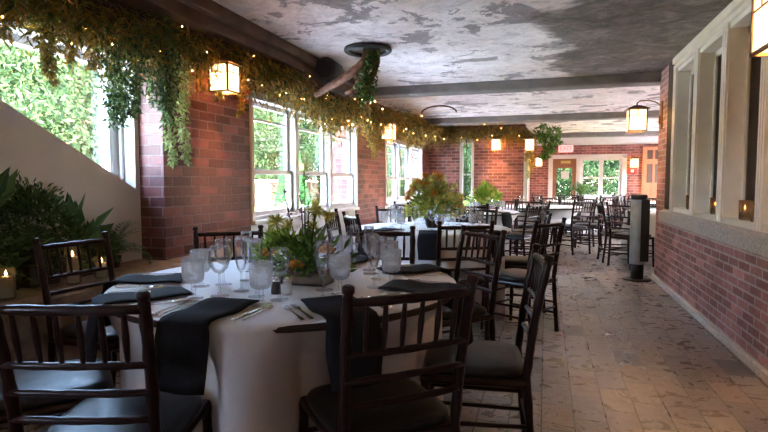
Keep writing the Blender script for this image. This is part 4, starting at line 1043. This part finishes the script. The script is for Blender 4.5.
def tree_proto(label, H, R, n, sz):
    t = thing('tree', label, 'tree', group='trees outside'); P = [(0, 0, 0), (.05, .03, H*.3), (-.05, 0, H*.6), (0, .05, H*.85)]
    MB().tube(P, [.14, .11, .08, .03], 8).obj('trunk', M_bark, t)
    br = MB()
    for k in range(9):
        a = rnd.uniform(0, 6.28); z = H*rnd.uniform(.12, .7); br.tube([(0, 0, z), (R*.4*math.cos(a), R*.4*math.sin(a), z+.3), (R*.8*math.cos(a), R*.8*math.sin(a), z+.5)], [.05, .035, .015], 6)
    br.obj('branches', M_bark, t)
    m = MB(); blobs = []
    for k in range(34):
        a = rnd.uniform(0, 6.28); z = rnd.uniform(.08, .95)*H; rr_ = R*math.sqrt(max(.05, 1-((z/H-.4)/.62)**2))*rnd.uniform(.3, .95); blobs.append((Vector((rr_*math.cos(a), rr_*math.sin(a), z)), rnd.uniform(.28, .5)*R))
    for _ in range(n):
        c, r = rnd.choice(blobs); d = rdir(.2); p = c+Vector((d.x, d.y, d.z*.7))*r*rnd.uniform(.75, 1.05); L = sz*rnd.uniform(.6, 1.5); m.leaf(p, d*.6+rdir()+Vector((0, 0, -.3)), L, L*.5)
    m.obj('foliage', L_tree, t, kind='stuff'); return t
tl = 'bright green leafy tree outside the left windows'
T1 = tree_proto(tl, 4.0, 2.3, 26000, .105); T1.location = (-9.0, 6.0, GZ)
T2 = tree_proto(tl, 4.5, 2.6, 26000, .13); T2.location = (-12.0, 9.5, GZ)
k = 0
for x, y, s in ((-9.2, 9.6, .85), (-12.5, 5.2, 1.0), (-12.5, 12.0, 1.1), (-11.5, 15.5, 1.0), (-12.3, 19.0, 1.1), (-11.2, 22.5, 1.0), (-9.4, 26.5, 1.1), (-7.3, 29, 1.1), (-5, 30.5, 1.1), (-14, 6.5, 1.2), (-13.5, 1.5, 1.1), (-10.5, 2.2, 1.), (-6.4, 22, .75), (-15.5, 25, 1.3), (-7.0, 18.5, .7), (-7.9, 24, .9), (-5.8, 26, .9), (-4.3, 23.5, .8), (-3.2, 27, 1.0)):
    o = dup((T1, T2)[k % 2], (x, y, GZ), rnd.uniform(0, 6), tl); o.scale = (s, s, s); k += 1
for x, y, s in ((-1.5, 24, 1.), (1.2, 23.5, .9), (3.6, 24.5, 1.), (6, 23, 1.), (8.3, 27, 1.1)):
    o = dup((T1, T2)[k % 2], (x, y, -.1), rnd.uniform(0, 6), 'leafy tree outside the far door and windows', 'trees beyond the far door'); o.scale = (s, s, s); k += 1

# ------------------------------------------------------------------ light
w = bpy.data.worlds.new('World'); sc.world = w; w.use_nodes = True; nt = w.node_tree; nt.nodes.clear()
sky = nt.nodes.new('ShaderNodeTexSky'); sky.sky_type = 'NISHITA'; sky.sun_disc = False; sky.sun_elevation = math.radians(50); sky.sun_rotation = math.radians(70); sky.air_density = 1.0; sky.dust_density = 3.0
hsv = nt.nodes.new('ShaderNodeHueSaturation'); hsv.inputs['Saturation'].default_value = .95
bg = nt.nodes.new('ShaderNodeBackground'); bg.inputs[1].default_value = 4.4
out = nt.nodes.new('ShaderNodeOutputWorld'); nt.links.new(sky.outputs[0], hsv.inputs['Color']); nt.links.new(hsv.outputs[0], bg.inputs[0]); nt.links.new(bg.outputs[0], out.inputs[0])
sd_ = bpy.data.lights.new('sun', 'SUN'); sd_.energy = 5.; sd_.angle = math.radians(1.5); sd_.color = (1, .98, .94)
so = bpy.data.objects.new('sun', sd_); COL.objects.link(so); so.rotation_euler = Vector((-.33, .08, .94)).to_track_quat('Z', 'Y').to_euler()

# ------------------------------------------------------------------ camera
cam = bpy.data.cameras.new('camera'); co = bpy.data.objects.new('camera', cam); COL.objects.link(co); sc.camera = co
cam.sensor_width = 36; cam.sensor_fit = 'HORIZONTAL'; cam.lens = 530/768*36; cam.clip_start = .05; cam.clip_end = 300
co.location = (0, 0, 1.2); co.rotation_euler = (math.radians(90-3.6705), 0, math.radians(16.9635))
sc.view_settings.view_transform = 'Standard'; sc.view_settings.look = 'None'; sc.view_settings.gamma = 1; sc.view_settings.use_curve_mapping = False
sc.view_settings.exposure = 2.68
sc.cycles.max_bounces = 8; sc.cycles.diffuse_bounces = 5; sc.cycles.transparent_max_bounces = 24; sc.cycles.sample_clamp_indirect = 6
